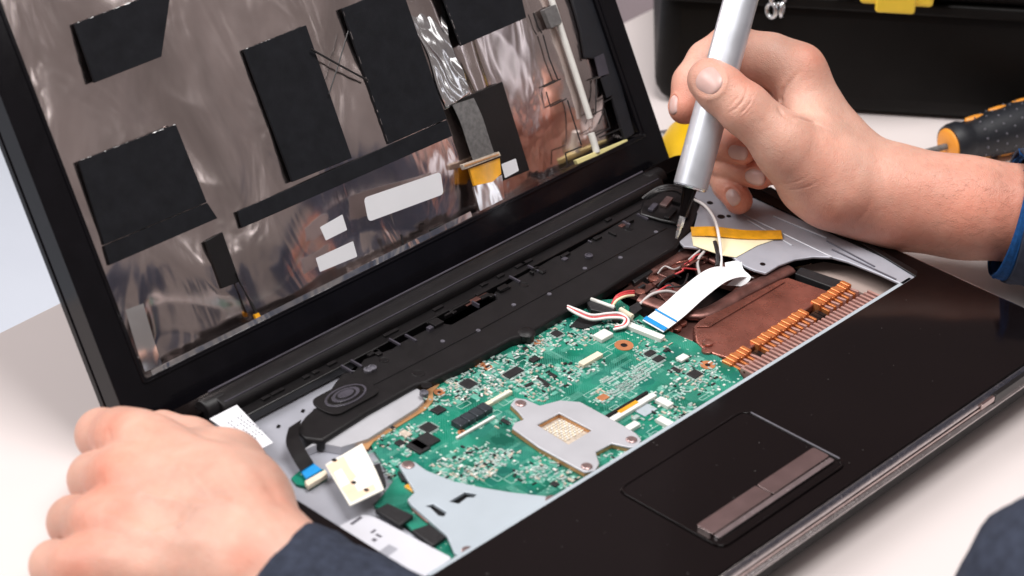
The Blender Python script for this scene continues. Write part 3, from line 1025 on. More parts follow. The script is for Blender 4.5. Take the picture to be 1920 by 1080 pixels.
# cooler retaining plate with square window
RZ = ZB + 0.0030
rp = pplate("retaining_plate", [(957, 758), (968, 746), (985, 748), (1012, 760), (1050, 750), (1088, 753), (1168, 797), (1193, 812), (1203, 824), (1194, 838), (1178, 838), (1147, 831), (1117, 847), (1124, 868), (1116, 882), (1096, 885), (1010, 838), (960, 802), (965, 792), (983, 786), (972, 772)],
            RZ - 0.0011, RZ, "plate_grey", LAP, [[(1007, 796), (1049, 774), (1110, 806), (1066, 833)]], bevel=0.0004, label="grey metal plate with a square window on the motherboard")
gas = bpy.data.objects.new("gasket", rp.data.copy())
gas.data.materials[0] = MATS["copper_edge"]
for v_ in gas.data.vertices:
    v_.co.z = (RZ - 0.0012) if v_.co.z > RZ - 0.0005 else ZB + 0.0003
link(gas, rp)
for px, py in ((976, 757), (1184, 825), (1100, 875)):
    c_ = at(px, py, RZ)
    lathe("plate_screw", [(0.0004, 0), (0.0026, 0), (0.0026, 0.0004), (0.0020, 0.0008), (0.0004, 0.0006)], "screw_brown", rp, Matrix.Translation((c_[0], c_[1], RZ)), seg=18)
it = []
c_ = at(1060, 806, ZB)
for i in range(11):
    for j in range(9):
        it.append((c_[0] + (i - 5) * 1.35 * mm + rng.uniform(-.2, .2) * mm, c_[1] + (j - 4) * 1.5 * mm, ZB, rng.choice((.7, 1.0)) * mm, rng.choice((.7, 1.1)) * mm, 0.0007, 0))
boxes_mesh("socket_capacitors", it[::2], "cream", MB)
boxes_mesh("socket_capacitors", it[1::2], "white_plastic", MB)
pplate("socket_base", [(1000, 797), (1048, 770), (1118, 806), (1066, 838)], ZB, ZB + 0.0002, "capacitor_tan", MB)

# pale blue shield plate at the front left
sp = pplate("shield_plate", [(748, 872), (758, 864), (778, 866), (800, 882), (850, 902), (905, 914), (960, 923), (1050, 933), (1046, 945), (892, 1034), (864, 1042), (852, 1036), (838, 1004), (770, 945), (764, 936), (778, 922)],
            ZB + 0.0008, ZB + 0.0026, "plate_blue", LAP, [[(842, 940), (872, 922), (895, 926), (888, 932), (876, 932), (860, 944)], [(797, 948), (812, 944), (838, 960), (832, 968), (822, 966), (808, 952)]], bevel=0.0003,
            label="pale blue shield plate with two slots at the front left")
for px, py in ((765, 872), (1035, 937), (878, 1033), (918, 1018)):
    c_ = at(px, py, ZB + 0.0026)
    lathe("plate_screw", [(0.0004, 0), (0.0029, 0), (0.0029, 0.0004), (0.0022, 0.0008), (0.0004, 0.0006)], "screw_brown", sp, Matrix.Translation((c_[0], c_[1], ZB + 0.0026)), seg=18)
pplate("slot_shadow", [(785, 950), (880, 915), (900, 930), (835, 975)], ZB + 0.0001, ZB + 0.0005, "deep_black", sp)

# memory slots left of the shield plate
for pts, m, z in (([(703, 955), (727, 943), (776, 966), (750, 984)], "chip", 0.0022), ([(772, 993), (806, 982), (836, 1006), (812, 1022)], "chip", 0.0022), ([(770, 952), (812, 968), (832, 990), (800, 978)], "copper_dark", 0.0012)):
    pplate("memory_block", pts, ZB, ZB + z, m, MB, bevel=0.0004)
for k in range(4):
    c_ = at(752 + k * 6, 893 + k * 3, ZB + 0.001)
    box("dark_pin", (c_[0], c_[1], ZB), (0.0012, 0.007, 0.0012), "chip", MB, rot=-0.5)

# grey strip with a chamfered end, next to the speaker bar
pplate("grey_strip", [(560, 848), (600, 822), (780, 727), (794, 735), (795, 752), (782, 764), (690, 822), (640, 838), (600, 830)], -0.0074, -0.0030, "plate_grey", LAP, bevel=0.0003)
# translucent cover and label area at the front left
pplate("white_cover", [(634, 987), (682, 964), (704, 970), (848, 1046), (792, 1084), (740, 1060)], -0.0074, -0.0050, "cover_white", LAP, bevel=0.0006, rnd=0.002, label="white plastic cover with faint print at the front left")
for q, s in (((668, 976), (7, 1.6)), ((700, 996), (3, 1.2)), ((710, 1004), (1.4, 3)), ((702, 1012), (2, 2)), ((728, 1032), (7, 5))):
    c_ = at(*q, -0.0049)
    box("faint_print", (c_[0], c_[1], -0.00498), (s[0] * mm, s[1] * mm, 0.00004), "ring_light" if s[1] < 4 else "tray_silver", LAP, rot=0.1)

# peeled cream sticker standing over the tray
stz = 0.0018
st = pplate("cream_sticker", [(610, 871), (679, 831), (700, 872), (706, 884), (720, 918), (656, 948)], stz - 0.0005, stz, "cream_label", LAP, label="cream sticker with orange print and two holes")
for pts in ([(612, 873), (644, 855), (656, 878), (668, 893), (660, 902), (672, 922), (700, 908), (705, 918), (658, 942)], ):
    pplate("orange_print", pts, stz + 0.00002, stz + 0.00006, "print_orange", st)
pplate("white_window", [(626, 886), (640, 878), (656, 905), (640, 914)], stz + 0.00006, stz + 0.0001, "white_paper", st)
for q in ((663, 905), (687, 919), (627, 863)):
    c_ = at(*q, stz)
    plate("punched_hole", circle(c_[0], c_[1], 0.0012, 12), stz + 0.00006, stz + 0.00014, "deep_black", st)
pplate("sticker_backing", [(700, 872), (712, 868), (724, 905), (720, 918), (706, 890)], stz - 0.003, stz - 0.001, "chip", st)
# white sticker with grey print by the left hand
ws = pplate("white_sticker", [(393, 785), (444, 759), (512, 830), (480, 846)], 0.0012, 0.0017, "white_paper", LAP, label="white sticker with small grey print beside the left hand")
for i in range(5):
    for j in range(9):
        if rng.random() < 0.75:
            u, v_ = 0.28 + 0.12 * i, 0.25 + 0.065 * j
            px = 393 + 51 * u + 87 * v_ * 0.98
            py = 785 - 26 * u + 60 * v_
            c_ = at(px, py, 0.0018)
            box("small_print", (c_[0], c_[1], 0.00172), (0.0016, 0.0006, 0.00003), "print_grey", ws, rot=1.3)
# side board with black flat cable and blue tab
sb = pplate("side_board", [(546, 896), (572, 874), (606, 880), (614, 894), (580, 914), (556, 908)], -0.0074, -0.0060, "pcb", LAP)
pplate("side_connector", [(571, 902), (610, 880), (615, 888), (577, 911)], -0.0060, -0.0036, "cream", sb, bevel=0.0003)
bl = pplate("blue_tab", [(560, 876), (585, 866), (604, 880), (574, 897)], -0.0042, -0.0030, "blue_tape", sb, bevel=0.0002)
wdx = (1, 0.1, 0)
ribbon("flat_cable", [at(553, 795, 0.0010), at(548, 822, 0.0014), at(560, 850, 0.0004), at(576, 876, -0.0026)], [wdx, wdx, wdx], 0.0085, 0.0004, "deep_black", LAP)

# ------------------------------------------------------------------ speaker bar
SB = pplate("speaker_bar", [(552, 806), (572, 780), (604, 752), (628, 716), (642, 698), (664, 694), (682, 672), (735, 652), (752, 640), (800, 616), (826, 604), (846, 607), (930, 560), (925, 548), (962, 524), (1010, 498),
                             (1040, 480), (1066, 472), (1090, 458), (1140, 428), (1190, 398), (1238, 372), (1290, 356), (1318, 380), (1292, 432), (1268, 462), (1180, 514), (1120, 552), (1062, 582), (1000, 618), (985, 628), (960, 634), (872, 682), (800, 716), (778, 722), (690, 772), (606, 826), (572, 822)],
            -0.0070, -0.0006, "bar_black", LAP, bevel=0.0012, label="long matt black speaker bar along the hinge")
# lower lip and screws, ribs, posts on the bar
tube("bar_lip", [at(1180, 516, -0.0040), at(1062, 586, -0.0040), at(1000, 620, -0.0040)], 0.0014, "bar_black", SB, seg=8, n=3)
for px, py, r in ((720, 675, 2.4), (983, 534, 2.4), (1178, 428, 2.6), (785, 700, 3.0), (800, 722, 2.6)):
    c_ = at(px, py, -0.0005)
    lathe("screw_well", [(0.0003, 0.0), (r * mm, 0.0), (r * mm * 0.92, 0.0003), (r * mm * 0.7, 0.0001), (0.0003, 0.0001)], "deep_black", SB, Matrix.Translation((c_[0], c_[1], -0.00062)), seg=18)
for px, py, a in ((668, 680, 0), (770, 632, 0), (1000, 502, 0), (965, 522, 0), (1205, 405, 0), (650, 690, 0), (740, 640, 0)):
    c_ = at(px, py, 0.0004)
    box("rib", (c_[0], c_[1], -0.0007), (0.0010, 0.0075, 0.0012), "ring_dark", SB, rot=a, bevel=0.0003)
for px, py, sx, sy in ((893, 561, 16, 3.0), (1172, 420, 8, 2.4)):
    c_ = at(px, py, -0.0004)
    box("recess_plate", (c_[0], c_[1], -0.0007), (sx * mm, sy * mm, 0.0005), "copper_dark", SB, bevel=0.0002)
for px, py in ((690, 692), (698, 688), (1104, 478), (795, 735)):
    c_ = at(px, py, 0.0004)
    lathe("silver_post", [(0.0008, -0.0012), (0.0021, -0.0012), (0.0021, 0.0004), (0.0012, 0.0007), (0.0010, 0.0002)], "ring_light" if px < 1000 else "ring_dark", SB, Matrix.Translation((c_[0], c_[1], 0)), seg=16)
for px, py, sx, sy in ((905, 548, 9, 2), (862, 575, 14, 1.2), (1060, 478, 6, 2), (1120, 446, 5, 2.5), (700, 662, 7, 2), (945, 540, 6, 4)):
    c_ = at(px, py, 0.0)
    box("bar_step", (c_[0], c_[1], -0.0010), (sx * mm, sy * mm, 0.0016), "bar_black", SB, bevel=0.0003)
lathe("rubber_bump", [(0.0004, -0.003), (0.0040, -0.003), (0.0044, 0.0002), (0.0030, 0.0014), (0.0004, 0.0016)], "bar_black", SB, Matrix.Translation(tuple(at(987, 624, -0.001))), seg=20)
rg2 = random.Random(3)
for k in range(22):
    t = rg2.random()
    px, py = 690 + (1225 - 690) * t, 668 + (388 - 668) * t + rg2.uniform(0, 10)
    c_ = at(px, py, 0.0)
    box(rg2.choice(("rib", "bar_step", "bar_clip")), (c_[0], c_[1], -0.0010), (rg2.choice((0.8, 1.2, 3, 6)) * mm, rg2.choice((1.2, 2.5, 5)) * mm, rg2.choice((0.0012, 0.0016, 0.0022))), rg2.choice(("bar_black", "ring_dark", "deep_black")), SB, bevel=0.0003)
for k in range(7):
    t = k / 6
    c_ = at(830 + 400 * t, 640 - 205 * t + (k % 2) * 14, -0.0005)
    lathe("bar_screw", [(0.0002, 0), (0.0012, 0), (0.0011, 0.0004), (0.0002, 0.0003)], "ring_light", SB, Matrix.Translation((c_[0], c_[1], -0.0006)), seg=12)
tube("bar_seam", [at(700, 722, -0.0005), at(900, 618, -0.0005), at(1100, 508, -0.0005), at(1250, 428, -0.0005)], 0.0003, "deep_black", SB, seg=5, n=2)
# oval speaker with raised rings
c_ = at(648, 742, 0.0006)
spk = plate("speaker", rounded([(c_[0] - 0.014, c_[1] - 0.0085), (c_[0] + 0.014, c_[1] - 0.0085), (c_[0] + 0.016, c_[1]), (c_[0] + 0.014, c_[1] + 0.0085), (c_[0] - 0.014, c_[1] + 0.0085), (c_[0] - 0.016, c_[1])], 0.004), -0.0006, 0.0006, "bar_black", SB, bevel=0.0003,
            label="oval speaker with raised rings")
for i, (a, b_, m, hz) in enumerate(((0.0118, 0.0064, "ring_dark", 0.0012), (0.0106, 0.0055, "deep_black", 0.0014), (0.0080, 0.0042, "ring_dark", 0.0018), (0.0058, 0.0032, "bar_black", 0.0020), (0.0046, 0.0024, "ring_dark", 0.0024))):
    o_ = [(c_[0] + a * math.cos(t * math.pi / 16), c_[1] + b_ * math.sin(t * math.pi / 16)) for t in range(32)]
    plate("cone_ring", o_, 0.0006, hz * 0.8, m, spk, bevel=0.0003)

# ------------------------------------------------------------------ cooler
HS = pplate("heat_sink", [(1300, 612), (1312, 600), (1462, 524), (1476, 520), (1556, 547), (1540, 560), (1376, 674), (1338, 662), (1318, 652), (1306, 640)], -0.0085, -0.0045, "copper", LAP, bevel=0.0006, label="dull copper cooler plate beside the motherboard")
tube("heat_pipe", [at(1200, 560, -0.006), at(1310, 590, -0.006), at(1400, 545, -0.005), at(1480, 505, -0.005)], 0.0042, "copper_dark", HS, seg=12, flat=0.5)
tube("heat_pipe", [at(1170, 530, -0.008), at(1240, 500, -0.007), at(1300, 475, -0.007), at(1370, 500, -0.007)], 0.0036, "copper_dark", HS, seg=12, flat=0.5)
for pts, m, z in (([(1165, 545), (1230, 500), (1262, 512), (1200, 556)], "copper_dark", -0.0080), ([(1215, 505), (1290, 462), (1330, 474), (1250, 520)], "copper_dark", -0.0075), ([(1300, 486), (1390, 500), (1440, 520), (1400, 545), (1310, 520)], "copper_dark", -0.0085),
                  ([(1235, 600), (1300, 580), (1312, 606), (1300, 640), (1262, 625)], "copper_dark", -0.0085), ([(1400, 515), (1450, 512), (1462, 524), (1390, 560), (1370, 548)], "copper", -0.0066),
                  ([(1230, 545), (1262, 528), (1290, 540), (1250, 566)], "copper_dark", -0.0066), ([(1180, 520), (1215, 500), (1225, 508), (1190, 530)], "chip", -0.0055), ([(1240, 480), (1275, 462), (1290, 470), (1262, 486)], "tray_silver", -0.0060)):
    pplate("bracket", pts, z - 0.003, z, m, HS, bevel=0.0004)
for px, py, z in ((1327, 640, -0.0030), (1326, 655, -0.004), (1435, 523, -0.0045), (1278, 602, -0.0060), (1268, 612, -0.006), (1252, 618, -0.006), (1225, 520, -0.006), (1268, 500, -0.006), (1200, 545, -0.006)):
    c_ = at(px, py, z)
    lathe("cooler_screw", [(0.0004, -0.004), (0.0019, -0.004), (0.0017, -0.0016), (0.0027, -0.0013), (0.0027, -0.0003), (0.0020, 0.0), (0.0004, -0.0003)], "copper", HS, Matrix.Translation((c_[0], c_[1], z)), seg=16)
# fins behind the exhaust grille: fine pink-brown fins, then a row of bright copper ones
x0, x1 = at(1402, 700, -0.005)[0], at(1650, 560, -0.005)[0]
nf = 33
for i in range(nf):
    x = x0 + (x1 - x0) * i / (nf - 1)
    y = BY0 + 0.0072
    box("fin", (x, y, -0.0120), (0.0014, 0.0092, 0.0086), "fin_pink", HS, rot=0.0, bevel=0.0004)
a0, a1 = at(1376, 686, -0.005), at(1596, 541, -0.005)
for i in range(36):
    t = i / 35
    x, y = a0[0] + (a1[0] - a0[0]) * t, a0[1] + (a1[1] - a0[1]) * t
    if i in (6, 7, 23, 24, 25):
        box("fin_gap", (x, y - 0.001, -0.0125), (0.0024, 0.006, 0.0062), "deep_black", HS)
        continue
    box("copper_tab", (x, y + 0.0036, -0.0115), (0.0026, 0.0060, 0.0074 + 0.0004 * (i % 3)), "copper_bright", HS, bevel=0.0006)
    box("copper_tab", (x + 0.0006, y - 0.0016, -0.0120), (0.0013, 0.0050, 0.0068), "fin_pink" if i % 2 else "copper_bright", HS, rot=0.15 * (i % 2), bevel=0.0003)
pplate("fin_base", [(1380, 690), (1600, 535), (1660, 560), (1405, 728)], -0.0150, -0.0126, "copper_dark", HS)
tube("fin_rail", [at(1395, 698, -0.0048), at(1500, 634, -0.0048), at(1632, 552, -0.0048)], 0.0006, "copper_dark", HS, seg=6, n=2)

pplate("edge_strip", [(1306, 612), (1312, 602), (1462, 526), (1472, 528), (1330, 612)], -0.0044, -0.0038, "copper", HS, bevel=0.0002)
pplate("drive_caddy", [(1500, 500), (1545, 490), (1600, 500), (1696, 536), (1650, 562)], -0.0150, -0.0110, "caddy", LAP, bevel=0.0004)
pplate("grey_block", [(1500, 500), (1585, 528), (1578, 545), (1490, 512)], -0.0110, -0.0050, "chip", LAP, bevel=0.0006)
for k in range(46):
    px, py = rng.uniform(1180, 1480), 0
    py = rng.uniform(0, 1) * 60 + 545 - (px - 1180) * 0.22 - 40
    c_ = at(px, py, -0.008)
    box("cooler_bit", (c_[0], c_[1], -0.0105), (rng.choice((2, 3, 5)) * mm, rng.choice((1.5, 2.5, 4)) * mm, rng.choice((2.5, 3.5, 4.5)) * mm), rng.choice(("copper_dark", "copper", "chip", "copper_dark", "screw_brown")), HS, rot=rng.choice((0, 0, 0.5, 0.9)), bevel=0.0004)
# silver bracket over the right end of the bay
BR = pplate("silver_bracket", [(1284, 372), (1312, 345), (1345, 338), (1420, 352), (1500, 398), (1560, 432), (1640, 468), (1706, 505), (1718, 518), (1712, 530), (1694, 534), (1650, 514), (1590, 490), (1560, 482), (1525, 481), (1490, 486), (1460, 497), (1436, 512), (1415, 506), (1396, 498), (1372, 480), (1330, 466), (1282, 462), (1274, 452), (1300, 430), (1308, 400)],
            -0.0022, -0.0008, "tray_silver", LAP, bevel=0.0004, label="silver sheet bracket over the right end of the bay")
for pts in ([(1420, 352), (1445, 350), (1720, 508), (1718, 518), (1640, 470)],):
    pplate("bracket_ridge", pts, -0.0006, 0.0003, "deep_black", BR, bevel=0.0002)
for a_, b_ in (((1390, 400), (1560, 482)), ((1402, 412), (1485, 460)), ((1450, 405), (1550, 446))):
    tube("bracket_bead", [at(*a_, -0.0006), (at(*a_, -0.0006) + at(*b_, -0.0006)) / 2, at(*b_, -0.0006)], 0.0004, "plate_grey", BR, seg=6, n=2)
for px, py, r in ((1331, 380, 1.6), (1430, 495, 1.4), (1352, 406, 2.0), (1366, 405, 1.2)):
    c_ = at(px, py, -0.0006)
    plate("bracket_hole", circle(c_[0], c_[1], r * mm, 14), -0.00075, -0.0005, "deep_black", BR)
for a_, b_ in (((1550, 452), (1640, 500)), ((1560, 468), (1680, 524))):
    tube("bracket_groove", [at(*a_, -0.0006), (at(*a_, -0.0006) + at(*b_, -0.0006)) / 2, at(*b_, -0.0006)], 0.0005, "ring_light", BR, seg=6, n=2)
pplate("pale_tape", [(1296, 440), (1330, 444), (1450, 450), (1420, 460), (1380, 482), (1352, 478), (1300, 460)], -0.0006, -0.0003, "kapton_pale", BR)
ka = [at(1296, 434, 0.0003), at(1340, 434, 0.0009), at(1400, 440, 0.0003), at(1466, 440, 0.0003)]
dk = tuple(at(1380, 425, 0.0) - at(1384, 452, 0.0))
ribbon("orange_tape", ka, [dk, (dk[0] * 1.1, dk[1] * .9, 0.001), dk, dk], 0.0088, 0.0003, "kapton", LAP, label="orange film tape across the silver bracket")
tube("antenna_wire", [at(1300, 374, -0.001), at(1322, 386, 0.003), at(1340, 412, 0.004), at(1349, 450, 0.003), at(1352, 480, -0.001), at(1352, 506, -0.003)], 0.0008, "white_wire", LAP, seg=8)
tube("antenna_wire", [at(1345, 446, -0.001), at(1322, 470, -0.002), at(1308, 490, -0.004), at(1312, 515, -0.006)], 0.0008, "grey_wire", LAP, seg=8)
tube("antenna_wire", [at(1200, 570, -0.006), at(1222, 552, -0.003), at(1250, 546, -0.003), at(1275, 552, -0.005)], 0.0008, "grey_wire", LAP, seg=8)
tube("black_lead", [at(1340, 455, -0.001), at(1346, 480, -0.001), at(1345, 500, -0.003)], 0.0014, "black_wire", LAP, seg=8)
for k in range(9):
    x_, y_ = rng.uniform(1165, 1330), 0
    y_ = 560 - (x_ - 1165) * 0.5 + rng.uniform(-22, 22)
    tube("loose_lead", [at(x_, y_, -0.005), at(x_ + rng.uniform(8, 20), y_ - rng.uniform(0, 14), -0.002), at(x_ + rng.uniform(22, 40), y_ - rng.uniform(4, 26), -0.003), at(x_ + rng.uniform(40, 60), y_ - rng.uniform(10, 34), -0.006)], 0.0005, rng.choice(("black_wire", "red_wire", "black_wire", "grey_wire", "copper")), LAP, seg=6)
# dark hinge mount where the driver works
HM = pplate("hinge_mount", [(1205, 378), (1258, 350), (1292, 350), (1300, 372), (1290, 405), (1268, 418), (1240, 412), (1200, 400)], -0.0006, 0.0014, "deep_black", LAP, bevel=0.0008)
for px, py, sx, sy, m in ((1250, 376, 10, 4, "screw_brown"), (1258, 398, 12, 3, "bar_black"), (1225, 386, 8, 3, "ring_dark"), (1278, 375, 6, 8, "bar_black")):
    c_ = at(px, py, 0.0030)
    box("mount_part", (c_[0], c_[1], 0.0012), (sx * mm, sy * mm, 0.0018), m, HM, rot=0.3, bevel=0.0005)
for k in range(3):
    tube("hinge_lead", [at(1205 + 6 * k, 372, 0.004), at(1235, 352 + 4 * k, 0.010), at(1268, 350 + 4 * k, 0.010), at(1296, 372 + 4 * k, 0.005)], 0.0009, "black_wire", HM, seg=6)

# white flat cable bridging board and bracket
wx = tuple(at(1245, 624, ZB) - at(1203, 600, ZB))
FF = [at(1224, 612, ZB + 0.002), at(1262, 583, ZB + 0.004), at(1300, 549, ZB + 0.006), at(1338, 520, ZB + 0.0075), at(1366, 510, ZB + 0.005), at(1392, 512, ZB + 0.000)]
wl = np.linalg.norm(np.array(wx))
fc = ribbon("flat_cable", FF, [wx, wx, wx, tuple(np.array(wx) * np.array((1, 1, 1)) + np.array((0.002, 0, 0)))], wl * 0.93, 0.0003, "ffc_white", LAP, label="white flat cable arching up from the motherboard", n=8)
for t0, wdt, m in ((0.04, 0.0034, "blue_tape"), (0.62, 0.0011, "blue_tape")):
    p0 = Vector(FF[0]).lerp(Vector(FF[1]), t0)
    p1 = Vector(FF[0]).lerp(Vector(FF[1]), t0 + 0.11 * wdt / 0.0022)
    ribbon("blue_band", [p0 + Vector((0, 0, 0.0005)), p0.lerp(p1, .5) + Vector((0, 0, 0.0006)), p1 + Vector((0, 0, 0.0006))], [wx, wx], wl * 0.932, 0.0004, m, fc, n=2)
ribbon("cable_fold", [at(1375, 490, -0.002), at(1378, 506, -0.001), at(1392, 520, -0.003), at(1378, 536, -0.006)], [(0.6, -0.6, 0.2), (0.7, -0.6, 0.0), (0.6, -0.7, 0)], 0.0085, 0.0003, "ffc_white", fc)
pb("cable_connector", 1212, 620, (19 * mm, 4.0 * mm, 2.2 * mm), "white_plastic", rot=-1.42)
# red and white leads with plugs
for k, m in ((0, "white_wire"), (1.2, "red_wire"), (2.0, "white_wire")):
    o_ = 4 * k
    tube("lead", [at(1064, 574 + o_ * .5, -0.001), at(1085, 582 + o_, -0.001), at(1110, 591 + o_, -0.002), at(1140, 588 + o_, -0.002), at(1163, 588 + o_, -0.002), at(1178 - 3 * k, 600, -0.002), at(1172 - 3 * k, 612 - k, -0.003), at(1150 + 2 * k, 618 - 3 * k, -0.004)], 0.00075, m, LAP, seg=8)
for k in range(3):
    tube("lead", [at(1147, 572 + 3 * k, -0.003), at(1156, 556 + 4 * k, 0.000), at(1172, 548 + 4 * k, 0.000), at(1188, 546 + 4 * k, -0.003)], 0.0007, "red_wire" if k < 2 else "kapton_pale", LAP, seg=8)
pl = pplate("plug", [(1100, 566), (1112, 560), (1156, 578), (1146, 588), (1108, 580)], ZB + 0.0005, -0.0020, "chip", LAP, bevel=0.0004)
tube("plug_rail", [at(1108, 561, -0.0018), at(1130, 569, -0.0018), at(1152, 577, -0.0018)], 0.0010, "white_plastic", pl, seg=6, n=2)
tube("plug_rail", [at(1163, 580, -0.0018), at(1174, 587, -0.0018), at(1186, 594, -0.0018)], 0.0013, "cream", pl, seg=6, n=2)
pplate("black_tape", [(1068, 612), (1090, 590), (1130, 600), (1098, 616)], ZB + 0.0001, ZB + 0.0008, "chip", MB)
pplate("black_tape", [(1180, 575), (1196, 566), (1204, 578), (1186, 592)], ZB + 0.0001, ZB + 0.003, "chip", MB)
# ------------------------------------------------------------------ precision screwdriver in the right hand
tip = Vector(at(1268, 448, 0.0032))
dep_tip = float((np.array(tip) - CAM) @ RM[2])
topp = Vector(cp(1400, -42, dep_tip - 0.002))
SD = empty("screwdriver", tip, "silver aluminium pen screwdriver held upright in the right hand", "screwdriver")
MSD = axis_matrix(tip, topp)
lsd = (topp - tip).length


def along(px, py):
    """distance from the tip along the driver's axis for a point seen at px, py"""
    a = np.array([(tip[i] - CAM[i]) for i in range(3)])
    A = np.array(pix(tip))
    B = np.array(pix(topp))
    d = (B - A) / np.linalg.norm(B - A)
    return float((np.array((px, py)) - A) @ d / np.linalg.norm(B - A)) * lsd


def pix(X):
    d = RM @ (np.array(X) - CAM)
    return (960 + FPX * d[0] / d[2], 540 - FPX * d[1] / d[2])


h0 = along(1302, 354)
h1 = along(1279, 402)
rh = 0.0088
lathe("handle", [(0.0005, h0), (rh - 0.0008, h0), (rh, h0 + 0.0008), (rh, lsd + 0.03), (rh - 0.001, lsd + 0.032), (0.0005, lsd + 0.032)], "aluminium", SD, MSD, seg=48)
lathe("chuck", [(0.0003, h1 - 0.001), (0.0018, h1 - 0.001), (0.0020, h1 + 0.001), (0.0031, h0 - 0.006), (0.0037, h0 - 0.0015), (0.0037, h0 + 0.001), (0.0003, h0 + 0.001)], "gloss_black", SD, MSD, seg=32)
lathe("bit", [(0.0002, 0), (0.0007, 0.0002), (0.0012, 0.0030), (0.0013, 0.0060), (0.0018, 0.0066), (0.0018, h1), (0.0002, h1)], "steel", SD, MSD, seg=6)

lathe("end_ring", [(rh - 0.002, h0 - 0.0006), (rh - 0.0006, h0 - 0.0006), (rh - 0.0002, h0 + 0.0002), (rh - 0.002, h0 + 0.0004)], "steel", SD, MSD, seg=48)
# ------------------------------------------------------------------ black toolbox behind
ta, tb = Vector(at(1238, 196, ZT)), Vector(at(1920, 237, ZT))
tdir = (tb - ta).normalized()
tn = Vector((tdir.y, -tdir.x, 0))
if tn.dot(Vector((-1, -1, 0))) < 0:
    tn = -tn
TM = Matrix(((tdir.x, -tn.x, 0, ta.x), (tdir.y, -tn.y, 0, ta.y), (0, 0, 1, ZT), (0, 0, 0, 1)))
TB = empty("toolbox", ta, "big black plastic toolbox with yellow latch behind the right hand", "toolbox")
tl = -0.004


def tbox(name, x0, x1, y0, y1, z0, z1, m, bev, parent=TB, seg=4):
    v, f = prism_data(rect(x0, x1, y0, y1), z0, z1)
    return mesh(name, v, f, m, parent, TM, smooth=True, bevel=bev, seg=seg, angle=60)


bh = 0.074
tbox("box_body", tl, 0.36, 0.0, 0.16, 0.0003, bh, "toolbox_black", 0.012)
tbox("box_lid", tl - 0.002, 0.362, -0.003, 0.163, bh + 0.0012, bh + 0.05, "toolbox_black", 0.010)
tbox("box_rim", tl - 0.0015, 0.3615, -0.0035, 0.1635, bh - 0.006, bh + 0.001, "toolbox_black", 0.002)


def tx(px, py=8):
    """position along the toolbox front for a point seen there"""
    d = ray(px, py)
    o = np.array(ta)
    nn = np.array(tn)
    X = CAM + d * (nn @ (o - CAM) / (nn @ d))
    return float((X - o) @ np.array(tdir)), float(X[2] - ZT)


xa, za = tx(1606, 2)
xb, zb = tx(1744, 2)
_, zc = tx(1680, 20)
zc += 0.0055
lt = tbox("latch", xa, xb, -0.014, -0.004, zc + 0.004, bh + 0.026, "toolbox_yellow", 0.002)
tbox("latch_tab", xa + 0.009, xb - 0.010, -0.016, -0.012, zc, zc + 0.012, "toolbox_yellow", 0.0015, lt)
tbox("latch_bracket", xa - 0.012, xa - 0.001, -0.010, -0.003, zc + 0.008, bh + 0.02, "toolbox_black", 0.002, lt)
tbox("latch_bracket", xb + 0.001, xb + 0.012, -0.010, -0.003, zc + 0.008, bh + 0.02, "toolbox_black", 0.002, lt)
xk, zk = tx(1455, 10)
for k, (dx, dz, ax) in enumerate(((0.0, 0.004, 0.3), (0.003, -0.003, 1.4), (-0.003, -0.004, 2.2), (0.004, 0.010, 0.9))):
    ring_pts = []
    for i in range(15):
        a = 2 * math.pi * i / 14
        ring_pts.append(TM @ Vector((xk + dx + 0.0042 * math.cos(a) * math.cos(ax), -0.007 + 0.0042 * math.cos(a) * math.sin(ax) * 0.6, zk + 0.004 + dz + 0.0042 * math.sin(a))))
    tube("metal_link", ring_pts, 0.0013, "steel", TB, seg=8, n=2)

# ------------------------------------------------------------------ orange and black screwdriver lying on the table
rs = 0.0125
s0 = Vector(at(1776, 274, ZT + rs))
s1 = Vector(at(1990, 214, ZT + rs + 0.004))
S2 = empty("screwdriver", (s0.x, s0.y, ZT), "black dotted screwdriver with orange collar lying beside the toolbox", "screwdriver")
MS2 = axis_matrix(s0, s1)
l2 = (s1 - s0).length
hd = lathe("grip", [(0.0095, 0.0012), (0.0112, 0.0012), (0.0122, 0.0042), (0.0124, 0.0090), (0.0112, 0.0125), (0.0110, 0.0150), (0.0124, 0.0230), (0.0140, 0.0400), (0.0148, 0.0600), (0.0148, 0.090), (0.012, 0.1), (0.002, 0.102)], "rubber_navy", S2, MS2, seg=40)
lathe("collar", [(0.0018, -0.0006), (0.0086, -0.0006), (0.0098, 0.0004), (0.0100, 0.0016), (0.0018, 0.0016)], "orange_plastic", S2, MS2, seg=32)
lathe("shaft", [(0.0004, -0.075), (0.0017, -0.074), (0.0018, -0.0004), (0.0004, -0.0004)], "ribbon_grey", S2, MS2, seg=14)
for k in range(9):
    for j in range(14):
        z = 0.0195 + 0.0062 * k
        a = 2 * math.pi * (j + 0.5 * (k % 2)) / 14
        r = 0.0117 + min(1, (z - 0.0150) / 0.03) * 0.0026
        lathe("grip_dot", [(0.0002, -0.0004), (0.00075, -0.0004), (0.0006, 0.0004), (0.0002, 0.0006)], "ring_light", hd,
              MS2 @ Matrix.Rotation(a, 4, 'Z') @ Matrix.Translation((r, 0, z)) @ Matrix.Rotation(math.pi / 2, 4, 'Y'), seg=8)
